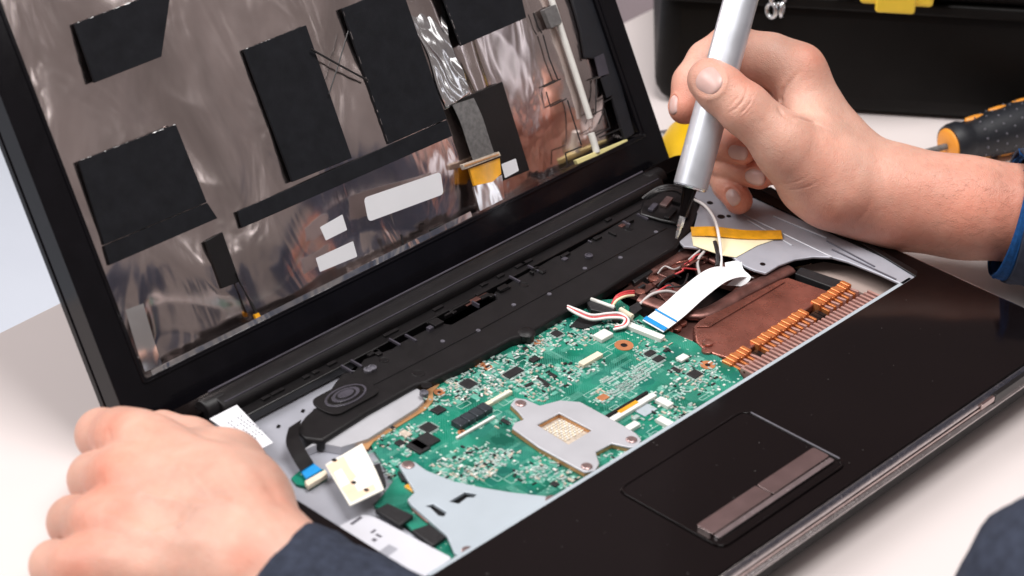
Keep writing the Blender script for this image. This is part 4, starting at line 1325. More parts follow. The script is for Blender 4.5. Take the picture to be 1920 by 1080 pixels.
for k in range(5):
    z = 0.022 + 0.0165 * k
    for a in (-2.1, 1.1):
        c_, s_ = math.cos(a), math.sin(a)
        r = 0.0102 + min(1, (z - 0.0150) / 0.03) * 0.0026
        lathe("grip_inlay", [(0.0002, -0.001), (0.0042, -0.001), (0.0034, 0.0016), (0.0002, 0.0022)], "orange_plastic", hd,
              MS2 @ Matrix.Rotation(a, 4, 'Z') @ Matrix.Translation((r, 0, z)) @ Matrix.Rotation(math.pi / 2, 4, 'Y') @ Matrix.Scale(1.9, 4, (1, 0, 0)), seg=16)

# ------------------------------------------------------------------ yellow handled tool behind the lid
y0 = Vector(at(1262, 318, ZT + 0.012))
y1 = Vector(at(1300, 244, ZT + 0.015))
YT = empty("hand_tool", (y0.x, y0.y, ZT), "yellow handled tool half hidden behind the silver screwdriver", "tool")
MY = axis_matrix(y0, y1)
ly = (y1 - y0).length
lathe("handle", [(0.001, -0.008), (0.0100, -0.008), (0.0125, 0.0), (0.0138, ly * 0.35), (0.0130, ly * 0.75), (0.009, ly), (0.002, ly + 0.004)], "yellow_plastic", YT, MY, seg=28)
g0, g1 = Vector(at(1240, 250, ZT + 0.010)), Vector(at(1262, 262, ZT + 0.012))
tube("metal_jaw", [g0, (g0 + g1) / 2 + Vector((0, 0, 0.002)), g1, Vector(at(1275, 285, ZT + 0.012))], 0.0032, "steel", YT, seg=10, flat=0.6)
# ------------------------------------------------------------------ the person: hands grown as one continuous skin each
def smin(a, b, k):
    h = np.clip(0.5 + 0.5 * (b - a) / k, 0, 1)
    return b + (a - b) * h - k * h * (1 - h)


class Field:
    """signed distance field on a grid; limbs are tapered capsules blended smoothly"""

    def __init__(self, lo, hi, h):
        self.h = h
        self.lo = np.array(lo)
        self.n = np.ceil((np.array(hi) - self.lo) / h).astype(int) + 1
        self.ax = [self.lo[i] + h * np.arange(self.n[i]) for i in range(3)]
        self.big = 0.05

    def new(self):
        return np.full(self.n, self.big)

    def cone(self, F, a, b, ra, rb, k, sq=None):
        """blend a rounded cone into F, only inside its own bounding box"""
        a, b = np.array(a, float), np.array(b, float)
        m = 0.016
        lo = np.minimum(a - ra, b - rb) - m
        hi = np.maximum(a + ra, b + rb) + m
        sl = []
        for i in range(3):
            s = int(max(0, math.floor((lo[i] - self.lo[i]) / self.h)))
            e = int(min(self.n[i], math.ceil((hi[i] - self.lo[i]) / self.h) + 1))
            if e <= s:
                return
            sl.append(slice(s, e))
        X = self.ax[0][sl[0]][:, None, None]
        Y = self.ax[1][sl[1]][None, :, None]
        Z = self.ax[2][sl[2]][None, None, :]
        d = b - a
        L2 = d @ d + 1e-12
        t = np.clip(((X - a[0]) * d[0] + (Y - a[1]) * d[1] + (Z - a[2]) * d[2]) / L2, 0, 1)
        px, py, pz = X - a[0] - t * d[0], Y - a[1] - t * d[1], Z - a[2] - t * d[2]
        if sq is not None:                      # flatten along a direction
            nrm, fac = np.array(sq[0], float), sq[1]
            nrm = nrm / np.linalg.norm(nrm)
            q = px * nrm[0] + py * nrm[1] + pz * nrm[2]
            g = (1 / fac - 1)
            px, py, pz = px + nrm[0] * q * g, py + nrm[1] * q * g, pz + nrm[2] * q * g
        dist = np.sqrt(px * px + py * py + pz * pz) - (ra + (rb - ra) * t)
        sub = F[sl[0], sl[1], sl[2]]
        F[sl[0], sl[1], sl[2]] = smin(sub, dist, k)


def surface_nets(F, lo, h):
    s = F < 0
    n = F.shape
    c_ = np.zeros((n[0] - 1, n[1] - 1, n[2] - 1), np.int8)
    for dx in (0, 1):
        for dy in (0, 1):
            for dz in (0, 1):
                c_ += s[dx:n[0] - 1 + dx, dy:n[1] - 1 + dy, dz:n[2] - 1 + dz]
    act = (c_ > 0) & (c_ < 8)
    idx = np.argwhere(act)
    vid = np.full(c_.shape, -1, np.int64)
    vid[act] = np.arange(len(idx))
    acc = np.zeros((len(idx), 3))
    cnt = np.zeros(len(idx))
    corners = [(x, y, z) for x in (0, 1) for y in (0, 1) for z in (0, 1)]
    for p in corners:
        for ax in range(3):
            if p[ax]:
                continue
            q = list(p)
            q[ax] = 1
            fa = F[idx[:, 0] + p[0], idx[:, 1] + p[1], idx[:, 2] + p[2]]
            fb = F[idx[:, 0] + q[0], idx[:, 1] + q[1], idx[:, 2] + q[2]]
            cr = (fa < 0) != (fb < 0)
            t = np.where(cr, fa / np.where(cr, fa - fb, 1), 0)
            pos = np.array(p, float)[None, :].repeat(len(idx), 0)
            pos[:, ax] = t
            acc[cr] += pos[cr]
            cnt[cr] += 1
    V = lo + h * (idx + acc / cnt[:, None])
    faces = []
    for ax in range(3):
        o1, o2 = (ax + 1) % 3, (ax + 2) % 3
        sl0 = [slice(None)] * 3
        sl1 = [slice(None)] * 3
        sl0[ax] = slice(0, n[ax] - 1)
        sl1[ax] = slice(1, n[ax])
        e = np.argwhere(s[tuple(sl0)] != s[tuple(sl1)])
        ok = np.ones(len(e), bool)
        for o in (o1, o2):
            ok &= (e[:, o] > 0) & (e[:, o] < n[o] - 1)
        e = e[ok]
        flip = s[tuple(e.T)]
        q = []
        for d1, d2 in ((0, 0), (-1, 0), (-1, -1), (0, -1)):
            k = e.copy()
            k[:, o1] += d1
            k[:, o2] += d2
            q.append(vid[tuple(k.T)])
        q = np.stack(q, 1)
        q[~flip] = q[~flip][:, ::-1]
        faces.append(q)
    return V, np.concatenate(faces)


def sample(F, lo, h, P):
    g = (P - lo) / h
    i = np.clip(np.floor(g).astype(int), 0, np.array(F.shape) - 2)
    t = g - i
    r = 0
    for dx in (0, 1):
        for dy in (0, 1):
            for dz in (0, 1):
                wgt = (t[..., 0] if dx else 1 - t[..., 0]) * (t[..., 1] if dy else 1 - t[..., 1]) * (t[..., 2] if dz else 1 - t[..., 2])
                r = r + wgt * F[i[..., 0] + dx, i[..., 1] + dy, i[..., 2] + dz]
    return r


def hit(F, lo, h, px, py, d0, d1):
    """first skin point on the line of sight between two depths"""
    ds = np.arange(d0, d1, 0.0004)
    P = CAM + ray(px, py)[None, :] * ds[:, None]
    v = sample(F, lo, h, P)
    k = np.argmax(v < 0)
    if v[k] >= 0:
        k = int(np.argmin(v))
    p = P[k]
    e = 0.0008
    g = np.array([sample(F, lo, h, (p + e * np.eye(3)[i])[None])[0] - sample(F, lo, h, (p - e * np.eye(3)[i])[None])[0] for i in range(3)])
    return p, g / (np.linalg.norm(g) + 1e-9)


def grow_hand(palm, fingers, carve, h, k_palm, k_fing):
    pts = [np.array(q[0]) for seg in palm for q in (seg[0:1], seg[1:2])] + [np.array(p[0]) for f in fingers for p in f["j"]]
    rad = 0.034
    lo, hi = np.min(pts, 0) - rad, np.max(pts, 0) + rad
    G = Field(lo, hi, h)
    P = G.new()
    for a, b, ra, rb, sq in palm:
        G.cone(P, a, b, ra, rb, k_palm, sq)
    T = P.copy()
    for f in fingers:
        Q = G.new()
        J = f["j"]
        for i in range(len(J) - 1):
            G.cone(Q, J[i][0], J[i + 1][0], J[i][1], J[i + 1][1], f.get("kj", 0.003))
        for (c0, r0) in f.get("pads", ()):
            G.cone(Q, c0, np.array(c0) + 1e-5, r0, r0, 0.004)
        T = np.minimum(T, smin(P, Q, f.get("k", k_fing)))
    for a, b, r, k in carve:
        Q = G.new()
        G.cone(Q, a, b, r, r, 0.001)
        T = -smin(-T, Q, k)
    return T, G.lo, h


def nail_mesh(c0, n, u, wid, lng, parent, curve):
    """curved fingernail: centre on the skin, normal n, finger direction u"""
    n = np.array(n) / np.linalg.norm(n)
    u = np.array(u) - n * (np.array(u) @ n)
    u /= np.linalg.norm(u)
    s = np.cross(n, u)
    v, f = [], []
    NU, NV = 14, 12
    for layer, th in ((0, 0.00035), (1, -0.0012)):
        for i in range(NU + 1):
            for j in range(NV + 1):
                a, b = -1 + 2 * i / NU, -1 + 2 * j / NV
                # square to rounded outline; the root is rounder than the tip
                k = 0.62 if a < 0 else 0.45
                x = a * math.sqrt(max(0, 1 - k * b * b))
                y = b * math.sqrt(max(0, 1 - 0.35 * a * a))
                drop = curve * y * y * wid * 0.5 + (0.10 * lng * x * x if x > 0 else 0.05 * lng * x * x)
                edge = max(abs(a), abs(b))
                v.append(c0 + u * (x * lng / 2) + s * (y * wid / 2) + n * (th - drop - (0.0005 * edge ** 8)))
    M = (NU + 1) * (NV + 1)
    for i in range(NU):
        for j in range(NV):
            a = i * (NV + 1) + j
            f.append((a, a + 1, a + NV + 2, a + NV + 1))
            f.append((a + M, a + NV + 1 + M, a + NV + 2 + M, a + 1 + M))
    for i in range(NU):
        for j in (0, NV):
            a = i * (NV + 1) + j
            f.append((a, a + NV + 1, a + NV + 1 + M, a + M))
    for j in range(NV):
        for i in (0, NU):
            a = i * (NV + 1) + j
            f.append((a, a + 1, a + 1 + M, a + M))
    return mesh("fingernail", v, f, "nail", parent, smooth='all')


def subdivide(V, F):
    """one linear subdivision of a quad mesh followed by light smoothing"""
    E = np.sort(np.concatenate([F[:, [i, (i + 1) % 4]] for i in range(4)]), 1)
    U, inv = np.unique(E, axis=0, return_inverse=True)
    n, m = len(V), len(F)
    ev = n + inv.reshape(4, m).T
    fv = n + len(U) + np.arange(m)
    NV = np.concatenate([V, V[U].mean(1), V[F].mean(1)])
    NF = np.concatenate([np.stack([F[:, i], ev[:, i], fv, ev[:, (i + 3) % 4]], 1) for i in range(4)])
    for it in range(2):
        acc = np.zeros_like(NV)
        cnt = np.zeros(len(NV))
        for i in range(4):
            for j in ((i + 1) % 4, (i + 3) % 4):
                np.add.at(acc, NF[:, i], NV[NF[:, j]])
                np.add.at(cnt, NF[:, i], 1)
        NV = NV * 0.5 + 0.5 * acc / cnt[:, None]
    return NV, NF


def hand_mesh(name, T, lo, h, parent, label, nails, creases, flush, bumps, fine=False):
    V, Fc = surface_nets(T, lo, h)
    if fine:
        V, Fc = subdivide(V, Fc)
    # normals from the field
    e = h
    g = np.stack([sample(T, lo, h, V + e * np.eye(3)[i]) - sample(T, lo, h, V - e * np.eye(3)[i]) for i in range(3)], 1)
    Nn = g / (np.linalg.norm(g, axis=1, keepdims=True) + 1e-9)
    disp = np.zeros(len(V))
    for pts, dep, wid in creases:            # skin folds along lines on the surface
        P = [np.array(p) for p in pts]
        dmin = np.full(len(V), 1.0)
        tap = np.zeros(len(V))
        lens = [np.linalg.norm(b - a) for a, b in zip(P[:-1], P[1:])]
        tot, run = sum(lens) + 1e-9, 0.0
        for (a, b), ln in zip(zip(P[:-1], P[1:]), lens):
            d = b - a
            t = np.clip(((V - a) @ d) / (d @ d + 1e-12), 0, 1)
            dd = np.linalg.norm(V - a - t[:, None] * d, axis=1)
            cl = dd < dmin
            dmin = np.where(cl, dd, dmin)
            tap = np.where(cl, (run + t * ln) / tot, tap)
            run += ln
        wt = np.sin(np.pi * np.clip(tap, 0.0, 1.0)) ** 0.8        # folds fade out at their ends
        disp -= dep * wt * np.exp(-(dmin / wid) ** 2)
        disp += 0.10 * dep * wt * np.exp(-((dmin - 2.4 * wid) / wid) ** 2)
    for c0, r, amt in bumps:
        disp += amt * np.exp(-(np.linalg.norm(V - np.array(c0), axis=1) / r) ** 2)
    for nl in nails:                         # skin fold round each nail
        n, c0 = nl["n"], nl["c"]
        u = nl["u"] - n * (nl["u"] @ n)
        u /= np.linalg.norm(u)
        s = np.cross(n, u)
        r = V - c0
        a, b, q = (r @ u) / (nl["l"] / 2), (r @ s) / (nl["w"] / 2), r @ n
        e_ = np.sqrt(a * a + b * b)
        near = (np.abs(q) < 0.006) & (Nn @ n > 0.05)
        ridge = np.exp(-((e_ - 1.18) / 0.14) ** 2) * np.clip(0.9 - a, 0, 1)
        sink = np.clip(1.05 - e_, 0, 0.25) / 0.25
        disp += near * (0.00035 * ridge - 0.0004 * sink)
    V = V + Nn * disp[:, None]
    me = bpy.data.meshes.new(name)
    me.from_pydata(V.tolist(), [], Fc.tolist())
    me.update()
    me.polygons.foreach_set("use_smooth", [True] * len(me.polygons))
    fl = np.zeros(len(V))
    for c0, r, amt in flush:
        fl = np.maximum(fl, amt * np.exp(-(np.linalg.norm(V - np.array(c0), axis=1) / r) ** 2))
    at_ = me.attributes.new("flush", 'FLOAT', 'POINT')
    at_.data.foreach_set("value", fl.astype(np.float32))
    me.materials.append(MATS["skin"])
    o = bpy.data.objects.new(name, me)
    link(o, parent)
    o["label"] = label
    sm = o.modifiers.new("smooth", 'SMOOTH')
    sm.factor = 0.5
    sm.iterations = 1 if fine else 2
    for nl in nails:
        nail_mesh(nl["c"], nl["n"], nl["u"], nl["w"], nl["l"], o, nl.get("curve", 0.35))
    return o


PERSON = empty("person", (0.72, -0.70, ZT), "person in navy jacket working on the laptop with both hands", "person")

# ---- right hand, holding the driver
ZR = 1.277


def R(px, py, d, r):
    """joint seen at px, py, d mm behind the driver's axis, r mm thick"""
    return (cp(px, py, ZR + d * 0.001), r * 0.001)


def seg(a, b, sq=None):
    return (a[0], b[0], a[1], b[1], sq)


wr, f1, f2 = R(1688, 372, 4, 23), R(1800, 388, 2, 24), R(2010, 412, 0, 27)
vw = ray(1600, 300)
palmR = [
    seg(R(1496, 132, 14, 13.0), R(1582, 280, 14, 14)),            # index metacarpal
    seg(R(1582, 280, 14, 14), (wr[0], 0.019)),
    seg(R(1510, 190, 32, 12.5), R(1595, 318, 26, 14)),            # middle metacarpal
    seg(R(1505, 245, 44, 12), R(1615, 345, 32, 17)),              # ring and little metacarpals
    seg(R(1500, 300, 50, 11), R(1615, 375, 30, 17)),
    seg(R(1615, 375, 30, 17), (wr[0], 0.020)),
    seg(R(1484, 288, -14, 15.5), R(1568, 342, -4, 21)),           # ball of the thumb
    seg(R(1512, 340, 4, 15), R(1600, 376, 8, 16)),
    seg(R(1568, 342, -4, 21), (wr[0], 0.022)),
    seg(R(1535, 275, 4, 15), R(1630, 350, 6, 18)),
    seg(R(1498, 195, 8, 9.5), R(1520, 262, -2, 12)),              # web between thumb and index
    seg(wr, f1), seg(f1, f2),
]
fingR = [
    {"j": [R(1500, 298, -12, 15.5), R(1462, 262, -19, 14.2), R(1395, 203, -22, 12.8), R(1352, 168, -20.5, 12.0), R(1330, 150, -18, 11.2)], "k": 0.009, "kj": 0.004},        # thumb
    {"j": [R(1496, 136, 15, 13.5), R(1445, 112, 18, 13.2), R(1370, 92, 22, 12.2), R(1330, 118, 22, 11.6), R(1300, 156, 20, 10.4), R(1284, 202, 15, 8.6)], "k": 0.008, "kj": 0.004},   # index
    {"j": [R(1510, 195, 32, 12.5), R(1430, 190, 38, 11), R(1362, 205, 37, 10.6), R(1345, 245, 30, 9.8), R(1352, 266, 17, 9.0), R(1392, 281, 6, 7.6)], "k": 0.006, "kj": 0.004},      # middle
    {"j": [R(1505, 245, 44, 12), R(1425, 240, 48, 10.5), R(1362, 262, 45, 10), R(1348, 290, 36, 9.2), R(1366, 310, 22, 8.4), R(1424, 329, 10, 7.2)], "k": 0.006, "kj": 0.004},       # ring
    {"j": [R(1500, 300, 50, 11), R(1430, 295, 54, 9), R(1368, 308, 46, 8.6), R(1356, 326, 34, 8.2), R(1366, 346, 24, 7.9), R(1385, 376, 17, 7.3)], "k": 0.006, "kj": 0.004},         # little
]
TR, loR, hR = grow_hand(palmR, fingR, [], 0.00095, 0.012, 0.007)


def crease(F, lo, h, pts, d0, d1, dep, wid):
    return ([hit(F, lo, h, a, b, d0, d1)[0] for a, b in pts], dep, wid)


def nail(F, lo, h, px, py, d0, d1, q0, q1, w_, l_, curve=0.35):
    c0, n = hit(F, lo, h, px, py, d0, d1)
    return {"c": c0, "n": n, "u": np.array(q1) - np.array(q0), "w": w_ * 0.001, "l": l_ * 0.001, "curve": curve}


def tipdir(f, i=-2):
    return f["j"][i][0], f["j"][-1][0]


nailsR = [nail(TR, loR, hR, 1324, 147, 1.2, 1.3, *tipdir(fingR[0], -3), 15.5, 18.0, 0.42),
          nail(TR, loR, hR, 1382, 287, 1.2, 1.34, *tipdir(fingR[2]), 8.5, 10.5),
          nail(TR, loR, hR, 1414, 333, 1.2, 1.34, *tipdir(fingR[3]), 8.5, 11.0),
          nail(TR, loR, hR, 1372, 368, 1.2, 1.34, *tipdir(fingR[4]), 7.5, 10.0),
          nail(TR, loR, hR, 1260, 196, 1.2, 1.34, *tipdir(fingR[1]), 7.5, 10.0)]
K = lambda pts, dep, wid: crease(TR, loR, hR, pts, 1.2, 1.34, dep, wid)
creaR = [K([(1362, 214), (1380, 204), (1392, 190), (1400, 172), (1400, 158)], 0.0006, 0.00055), K([(1370, 226), (1394, 208), (1406, 194), (1413, 174)], 0.0005, 0.0005), K([(1368, 202), (1382, 186), (1392, 166)], 0.0003, 0.0005),
         K([(1380, 228), (1402, 210), (1418, 190)], 0.00025, 0.0005),
         K([(1504, 130), (1480, 156), (1468, 170), (1462, 186), (1456, 212)], 0.0014, 0.0013), K([(1456, 196), (1468, 216), (1494, 230)], 0.0007, 0.0011), K([(1486, 220), (1510, 224), (1526, 229), (1560, 246)], 0.0009, 0.0010),
         K([(1446, 338), (1480, 344), (1500, 338), (1525, 324)], 0.00028, 0.0006), K([(1456, 350), (1490, 356), (1515, 350), (1545, 332)], 0.00028, 0.0006),
         K([(1640, 286), (1656, 330), (1660, 376)], 0.00018, 0.0012), K([(1596, 428), (1622, 402), (1636, 370)], 0.0003, 0.0014),
         K([(1316, 106), (1304, 122), (1294, 140)], 0.0003, 0.0005), K([(1284, 140), (1274, 166)], 0.0002, 0.0005)]
rk = random.Random(9)
for k in range(14):                       # small wrinkles over the thumb joint
    x, y = 1392 + rk.uniform(-22, 22), 198 + rk.uniform(-18, 18)
    dx, dy = rk.uniform(5, 11), rk.uniform(-11, -5)
    creaR.append(K([(x - dx, y - dy), (x, y), (x + dx, y + dy)], 0.00012, 0.0004))
flushR = [(f["j"][-1][0], 0.014, 0.9) for f in fingR[1:]] + [(fingR[0]["j"][-1][0], 0.012, 0.45)] + [(fingR[0]["j"][2][0], 0.013, 0.5), (hit(TR, loR, hR, 1525, 105, 1.2, 1.4)[0], 0.012, 0.5), (hit(TR, loR, hR, 1540, 320, 1.2, 1.4)[0], 0.022, 0.35),
                                                          (hit(TR, loR, hR, 1620, 400, 1.2, 1.4)[0], 0.02, 0.45), (fingR[1]["j"][2][0], 0.016, 0.35), (hit(TR, loR, hR, 1400, 150, 1.2, 1.4)[0], 0.012, 0.5), (fingR[2]["j"][-2][0], .015, .5), (fingR[3]["j"][-2][0], .015, .5), (hit(TR, loR, hR, 1740, 390, 1.2, 1.4)[0], 0.03, 0.5), (hit(TR, loR, hR, 1820, 390, 1.2, 1.4)[0], 0.035, 0.6), (hit(TR, loR, hR, 1900, 400, 1.2, 1.4)[0], 0.035, 0.65), (hit(TR, loR, hR, 1700, 440, 1.2, 1.4)[0], 0.03, 0.55), (hit(TR, loR, hR, 1560, 410, 1.2, 1.4)[0], 0.02, 0.4)]
bumpR = [(hit(TR, loR, hR, 1514, 108, 1.2, 1.4)[0], 0.009, 0.0012), (hit(TR, loR, hR, 1600, 330, 1.2, 1.4)[0], 0.012, -0.0008), (hit(TR, loR, hR, 1640, 410, 1.2, 1.4)[0], 0.012, -0.0012)]
HR = hand_mesh("hand", TR, loR, hR, PERSON, "right hand pinching the silver screwdriver", nailsR, creaR, flushR, bumpR, fine=True)

# ---- left hand, gripping the left edge of the base


def Q(px, py, dep, r):
    return (cp(px, py, dep), r * 0.001)


lw, lf1, lf2 = Q(478, 1068, 1.014, 22.5), Q(588, 1140, 1.004, 25), Q(750, 1240, 0.99, 28)
palmL = [
    seg(Q(262, 828, 1.058, 12.5), Q(425, 930, 1.036, 18)), seg(Q(425, 930, 1.036, 18), lw),
    seg(Q(238, 905, 1.040, 12.5), Q(410, 975, 1.026, 18)), seg(Q(410, 975, 1.026, 18), lw),
    seg(Q(212, 988, 1.024, 12.0), Q(420, 1020, 1.018, 18)), seg(Q(420, 1020, 1.018, 18), lw),
    seg(Q(190, 1066, 1.012, 11.5), Q(410, 1065, 1.012, 17)), seg(Q(410, 1065, 1.012, 17), lw),
    seg(Q(330, 880, 1.060, 15), Q(440, 985, 1.035, 18)),
    seg(Q(428, 880, 1.062, 14.5), Q(458, 950, 1.038, 16)), seg(Q(458, 950, 1.038, 16), (lw[0], 0.021)),
    seg(lw, lf1), seg(lf1, lf2),
]
fingL = [
    {"j": [Q(275, 836, 1.056, 12.8), Q(228, 818, 1.066, 11.6), Q(191, 815, 1.080, 10.6), Q(200, 832, 1.108, 9.6), Q(235, 842, 1.122, 8.4)], "k": 0.007, "kj": 0.005},
    {"j": [Q(250, 908, 1.040, 12.8), Q(214, 900, 1.046, 11.8), Q(179, 898, 1.058, 10.9), Q(186, 912, 1.088, 9.8), Q(220, 922, 1.102, 8.6)], "k": 0.007, "kj": 0.005},
    {"j": [Q(225, 990, 1.024, 12.4), Q(178, 982, 1.028, 11.4), Q(139, 979, 1.040, 10.4), Q(146, 992, 1.070, 9.4), Q(180, 1002, 1.084, 8.2)], "k": 0.007, "kj": 0.005},
    {"j": [Q(200, 1068, 1.012, 11.6), Q(142, 1062, 1.014, 10.6), Q(103, 1060, 1.024, 9.6), Q(110, 1074, 1.052, 8.6), Q(140, 1084, 1.064, 7.6)], "k": 0.007, "kj": 0.005},
    {"j": [Q(458, 950, 1.040, 15.5), Q(424, 878, 1.064, 14.0), Q(358, 836, 1.084, 11.6), Q(305, 812, 1.096, 10.2)], "k": 0.010, "kj": 0.005},
]
TL, loL, hL = grow_hand(palmL, fingL, [], 0.00105, 0.012, 0.007)
KL = lambda pts, dep, wid: crease(TL, loL, hL, pts, 0.95, 1.15, dep, wid)
hl = lambda a, b: hit(TL, loL, hL, a, b, 0.95, 1.15)[0]
creaL = [KL([(232, 790), (205, 812), (196, 840)], 0.0005, 0.0018), KL([(225, 955), (250, 968), (300, 985), (360, 1010)], 0.0004, 0.003), KL([(208, 945), (216, 965)], 0.0008, 0.002),
         KL([(196, 1020), (208, 1040)], 0.0008, 0.002), KL([(480, 870), (510, 920), (530, 960)], 0.0005, 0.003), KL([(345, 800), (400, 822), (455, 838)], 0.0005, 0.003)]
flushL = [(hl(205, 800), 0.010, 0.5), (hl(200, 890), 0.014, 0.65), (hl(165, 975), 0.012, 0.5), (hl(215, 968), 0.010, 0.5), (hl(140, 1058), 0.014, 0.5), (hl(265, 825), 0.012, 0.35), (hl(520, 930), 0.012, 0.35), (hl(180, 800), .012, .3), (hl(460, 1040), .008, .5)]
bumpL = [(hl(262, 825), 0.010, 0.0012), (hl(235, 905), 0.010, 0.0013), (hl(222, 985), 0.010, 0.0010), (hl(300, 865), 0.008, -0.0006), (hl(285, 945), 0.008, -0.0008), (hl(270, 1020), .008, -.0008)]
for a, b in (((270, 840), (420, 935)), ((250, 915), (410, 975)), ((225, 995), (400, 1020))):
    for t in np.linspace(0.1, 0.9, 7):
        bumpL.append((hl(a[0] + (b[0] - a[0]) * t, a[1] + (b[1] - a[1]) * t), 0.0045, 0.0008))
for V_ in ([(300, 1000), (340, 985), (370, 950), (420, 940), (470, 960)], [(270, 930), (320, 935), (370, 950)], [(330, 870), (370, 900), (400, 935)]):
    for a, b in zip(V_[:-1], V_[1:]):
        for t in np.linspace(0, 1, 8):
            bumpL.append((hl(a[0] + (b[0] - a[0]) * t, a[1] + (b[1] - a[1]) * t), 0.0018, 0.00035))
for cx, cy in ((262, 826), (238, 905), (212, 986), (190, 1064)):          # knuckle wrinkles
    for k in range(4):
        x = cx - 16 + k * 9
        creaL.append(KL([(x, cy - 22), (x - 5, cy), (x + 1, cy + 22)], 0.00022, 0.0010))
for cx, cy in ((191, 812), (179, 895), (139, 977), (104, 1058)):
    for k in range(3):
        x = cx - 4 + k * 9
        creaL.append(KL([(x + 4, cy - 30), (x - 3, cy - 5), (x + 2, cy + 22)], 0.00028, 0.0009))
HLo = hand_mesh("hand", TL, loL, hL, PERSON, "left hand clasping the left edge of the laptop", [], creaL, flushL, bumpL)

# fine dark hairs on the right forearm
hv, hf = [], []
rg = random.Random(5)
for k in range(420):
    px, py = rg.uniform(1700, 1905), rg.uniform(300, 470)
    if rg.random() > (px - 1650) / 260:
        continue
    p, n = hit(TR, loR, hR, px, py, 1.2, 1.34)
    if abs(sample(TR, loR, hR, p[None])[0]) > 0.001:
        continue
    dr = RM[0] * rg.uniform(-1.0, -0.4) + RM[1] * rg.uniform(-0.6, 0.5)
    dr = dr - n * (dr @ n) + n * 0.25
    dr /= np.linalg.norm(dr)
    ln = rg.uniform(0.004, 0.008)
    sd = np.cross(n, dr) * 0.000035
    i0 = len(hv)
    mid = p + dr * ln * 0.5 + n * 0.0006
    end = p + dr * ln + n * 0.0002
    hv += [p - sd, p + sd, mid - sd * .8, mid + sd * .8, end]
    hf += [(i0, i0 + 1, i0 + 3, i0 + 2), (i0 + 2, i0 + 3, i0 + 4)]
mat("arm_hair", (0.17, 0.085, 0.05), 0.6)
mesh("arm_hair", hv, hf, "arm_hair", HR, kind="stuff")


# ---- sleeves
def sleeve(name, stations, m, parent, label, folds=0.0016, segs=64, n=10, thick=0.0018, seed=1):
    """cloth tube round an arm with folds; open at the cuff"""
    C = [Vector(s[0]) for s in stations]
    path = spline(C, n)
    P, T, F = frames(path)
    Rr = [s[1] for s in stations]
    v, f = [], []
    N_ = len(P)
    for i in range(N_):
        t = i / (N_ - 1) * (len(Rr) - 1)
        k = min(int(t), len(Rr) - 2)
        r = Rr[k] * (1 - t + k) + Rr[k + 1] * (t - k)
        for j in range(segs):
            a = 2 * math.pi * j / segs
            q = Vector((math.cos(a) * 1.3, math.sin(a) * 1.3, i * 0.16 + seed * 7))
            dr = noise.noise(q) * folds + noise.noise(q * 2.7) * folds * 0.5
            dr *= min(1, i / 6)
            v.append(P[i] + (F[i][0] * math.cos(a) + F[i][1] * math.sin(a)) * (r + dr))
    for i in range(N_ - 1):
        for j in range(segs):
            a, b = i * segs + j, i * segs + (j + 1) % segs
            f.append((a, b, b + segs, a + segs))
    o = mesh(name, v, f, m, parent, smooth='all', label=label)
    so = o.modifiers.new("thick", 'SOLIDIFY')
    so.thickness = thick
    so.offset = 1
    return o


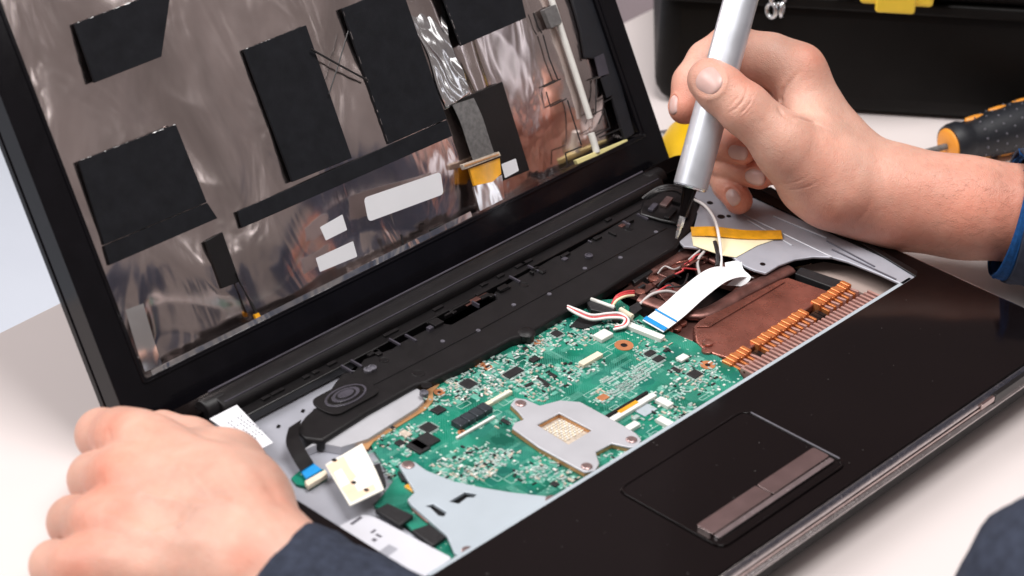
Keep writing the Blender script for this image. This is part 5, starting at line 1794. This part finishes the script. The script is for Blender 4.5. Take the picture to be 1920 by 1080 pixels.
sr = sleeve("sleeve", [(cp(1897, 404, ZR - 0.001), 0.0325), (cp(1965, 412, ZR - 0.001), 0.034), (cp(2080, 425, ZR - 0.004), 0.038), (cp(2300, 500, ZR - 0.03), 0.046)], "denim", PERSON, "navy right sleeve with blue knit cuff")
sleeve("cuff", [(cp(1889, 403, ZR - 0.001), 0.0316), (cp(1893, 404, ZR - 0.001), 0.0330), (cp(1899, 405, ZR - 0.001), 0.0334)], "knit_blue", sr, "bright blue knit cuff edge", folds=0.0004, thick=0.0022, seed=3)
sl_ = sleeve("sleeve", [(cp(526, 1102, 1.012), 0.0280), (cp(596, 1148, 1.004), 0.0300), (cp(720, 1235, 0.99), 0.034), (cp(900, 1360, 0.96), 0.042)], "denim", PERSON, "navy left sleeve at the lower edge", seed=2)
sleeve("cuff", [(cp(518, 1096, 1.013), 0.0267), (cp(522, 1099, 1.0125), 0.0282), (cp(527, 1103, 1.012), 0.0285)], "knit_blue", sl_, "thin bright blue cuff edge", folds=0.0004, thick=0.0016, seed=4)
# jacket front of the seated person, only its edge in view
jb, jn = [], []
c_j = cp(1990, 1150, 0.93)
for i in range(25):
    for j in range(48):
        a, b = math.pi * i / 24, 2 * math.pi * j / 48
        d = np.array((math.sin(a) * math.cos(b), math.sin(a) * math.sin(b), math.cos(a)))
        wv = 1 + 0.06 * noise.noise(Vector(d * 2.2))
        jb.append(c_j + (RM[0] * d[0] * 0.040 + RM[1] * d[1] * 0.046 + RM[2] * d[2] * 0.05) * wv)
for i in range(24):
    for j in range(48):
        a = i * 48 + j
        b = i * 48 + (j + 1) % 48
        jn.append((a, b, b + 48, a + 48))
mesh("jacket_fold", jb, jn, "denim", PERSON, smooth='all', label="blurred navy jacket fold at the lower right corner")
# unseen torso added beside the frame to give the lid film something dark to mirror
tv, tf = [], []
prof = [(-0.42, 0.15), (-0.30, 0.17), (-0.15, 0.175), (0.0, 0.185), (0.12, 0.20), (0.20, 0.205), (0.25, 0.18), (0.285, 0.12), (0.30, 0.06), (0.305, 0.01)]
fd = np.array((-0.66, 0.75, 0))
sd_ = np.array((0.75, 0.66, 0))
for z, r in prof:
    for j in range(48):
        a = 2 * math.pi * j / 48
        k = 1 + 0.05 * noise.noise(Vector((math.cos(a) * 2, math.sin(a) * 2, z * 9)))
        tv.append(np.array((0.72, -0.70, z)) + sd_ * (r * math.cos(a) * k) + fd * (r * 0.6 * math.sin(a) * k))
for i in range(len(prof) - 1):
    for j in range(48):
        a, b = i * 48 + j, i * 48 + (j + 1) % 48
        tf.append((a, b, b + 48, a + 48))
tf.append(tuple(range(48)))
tf.append(tuple(range((len(prof) - 1) * 48, len(prof) * 48)))
mesh("jacket", tv, tf, "denim", PERSON, smooth='all', label="unseen navy jacket torso, added for the lid film to mirror")
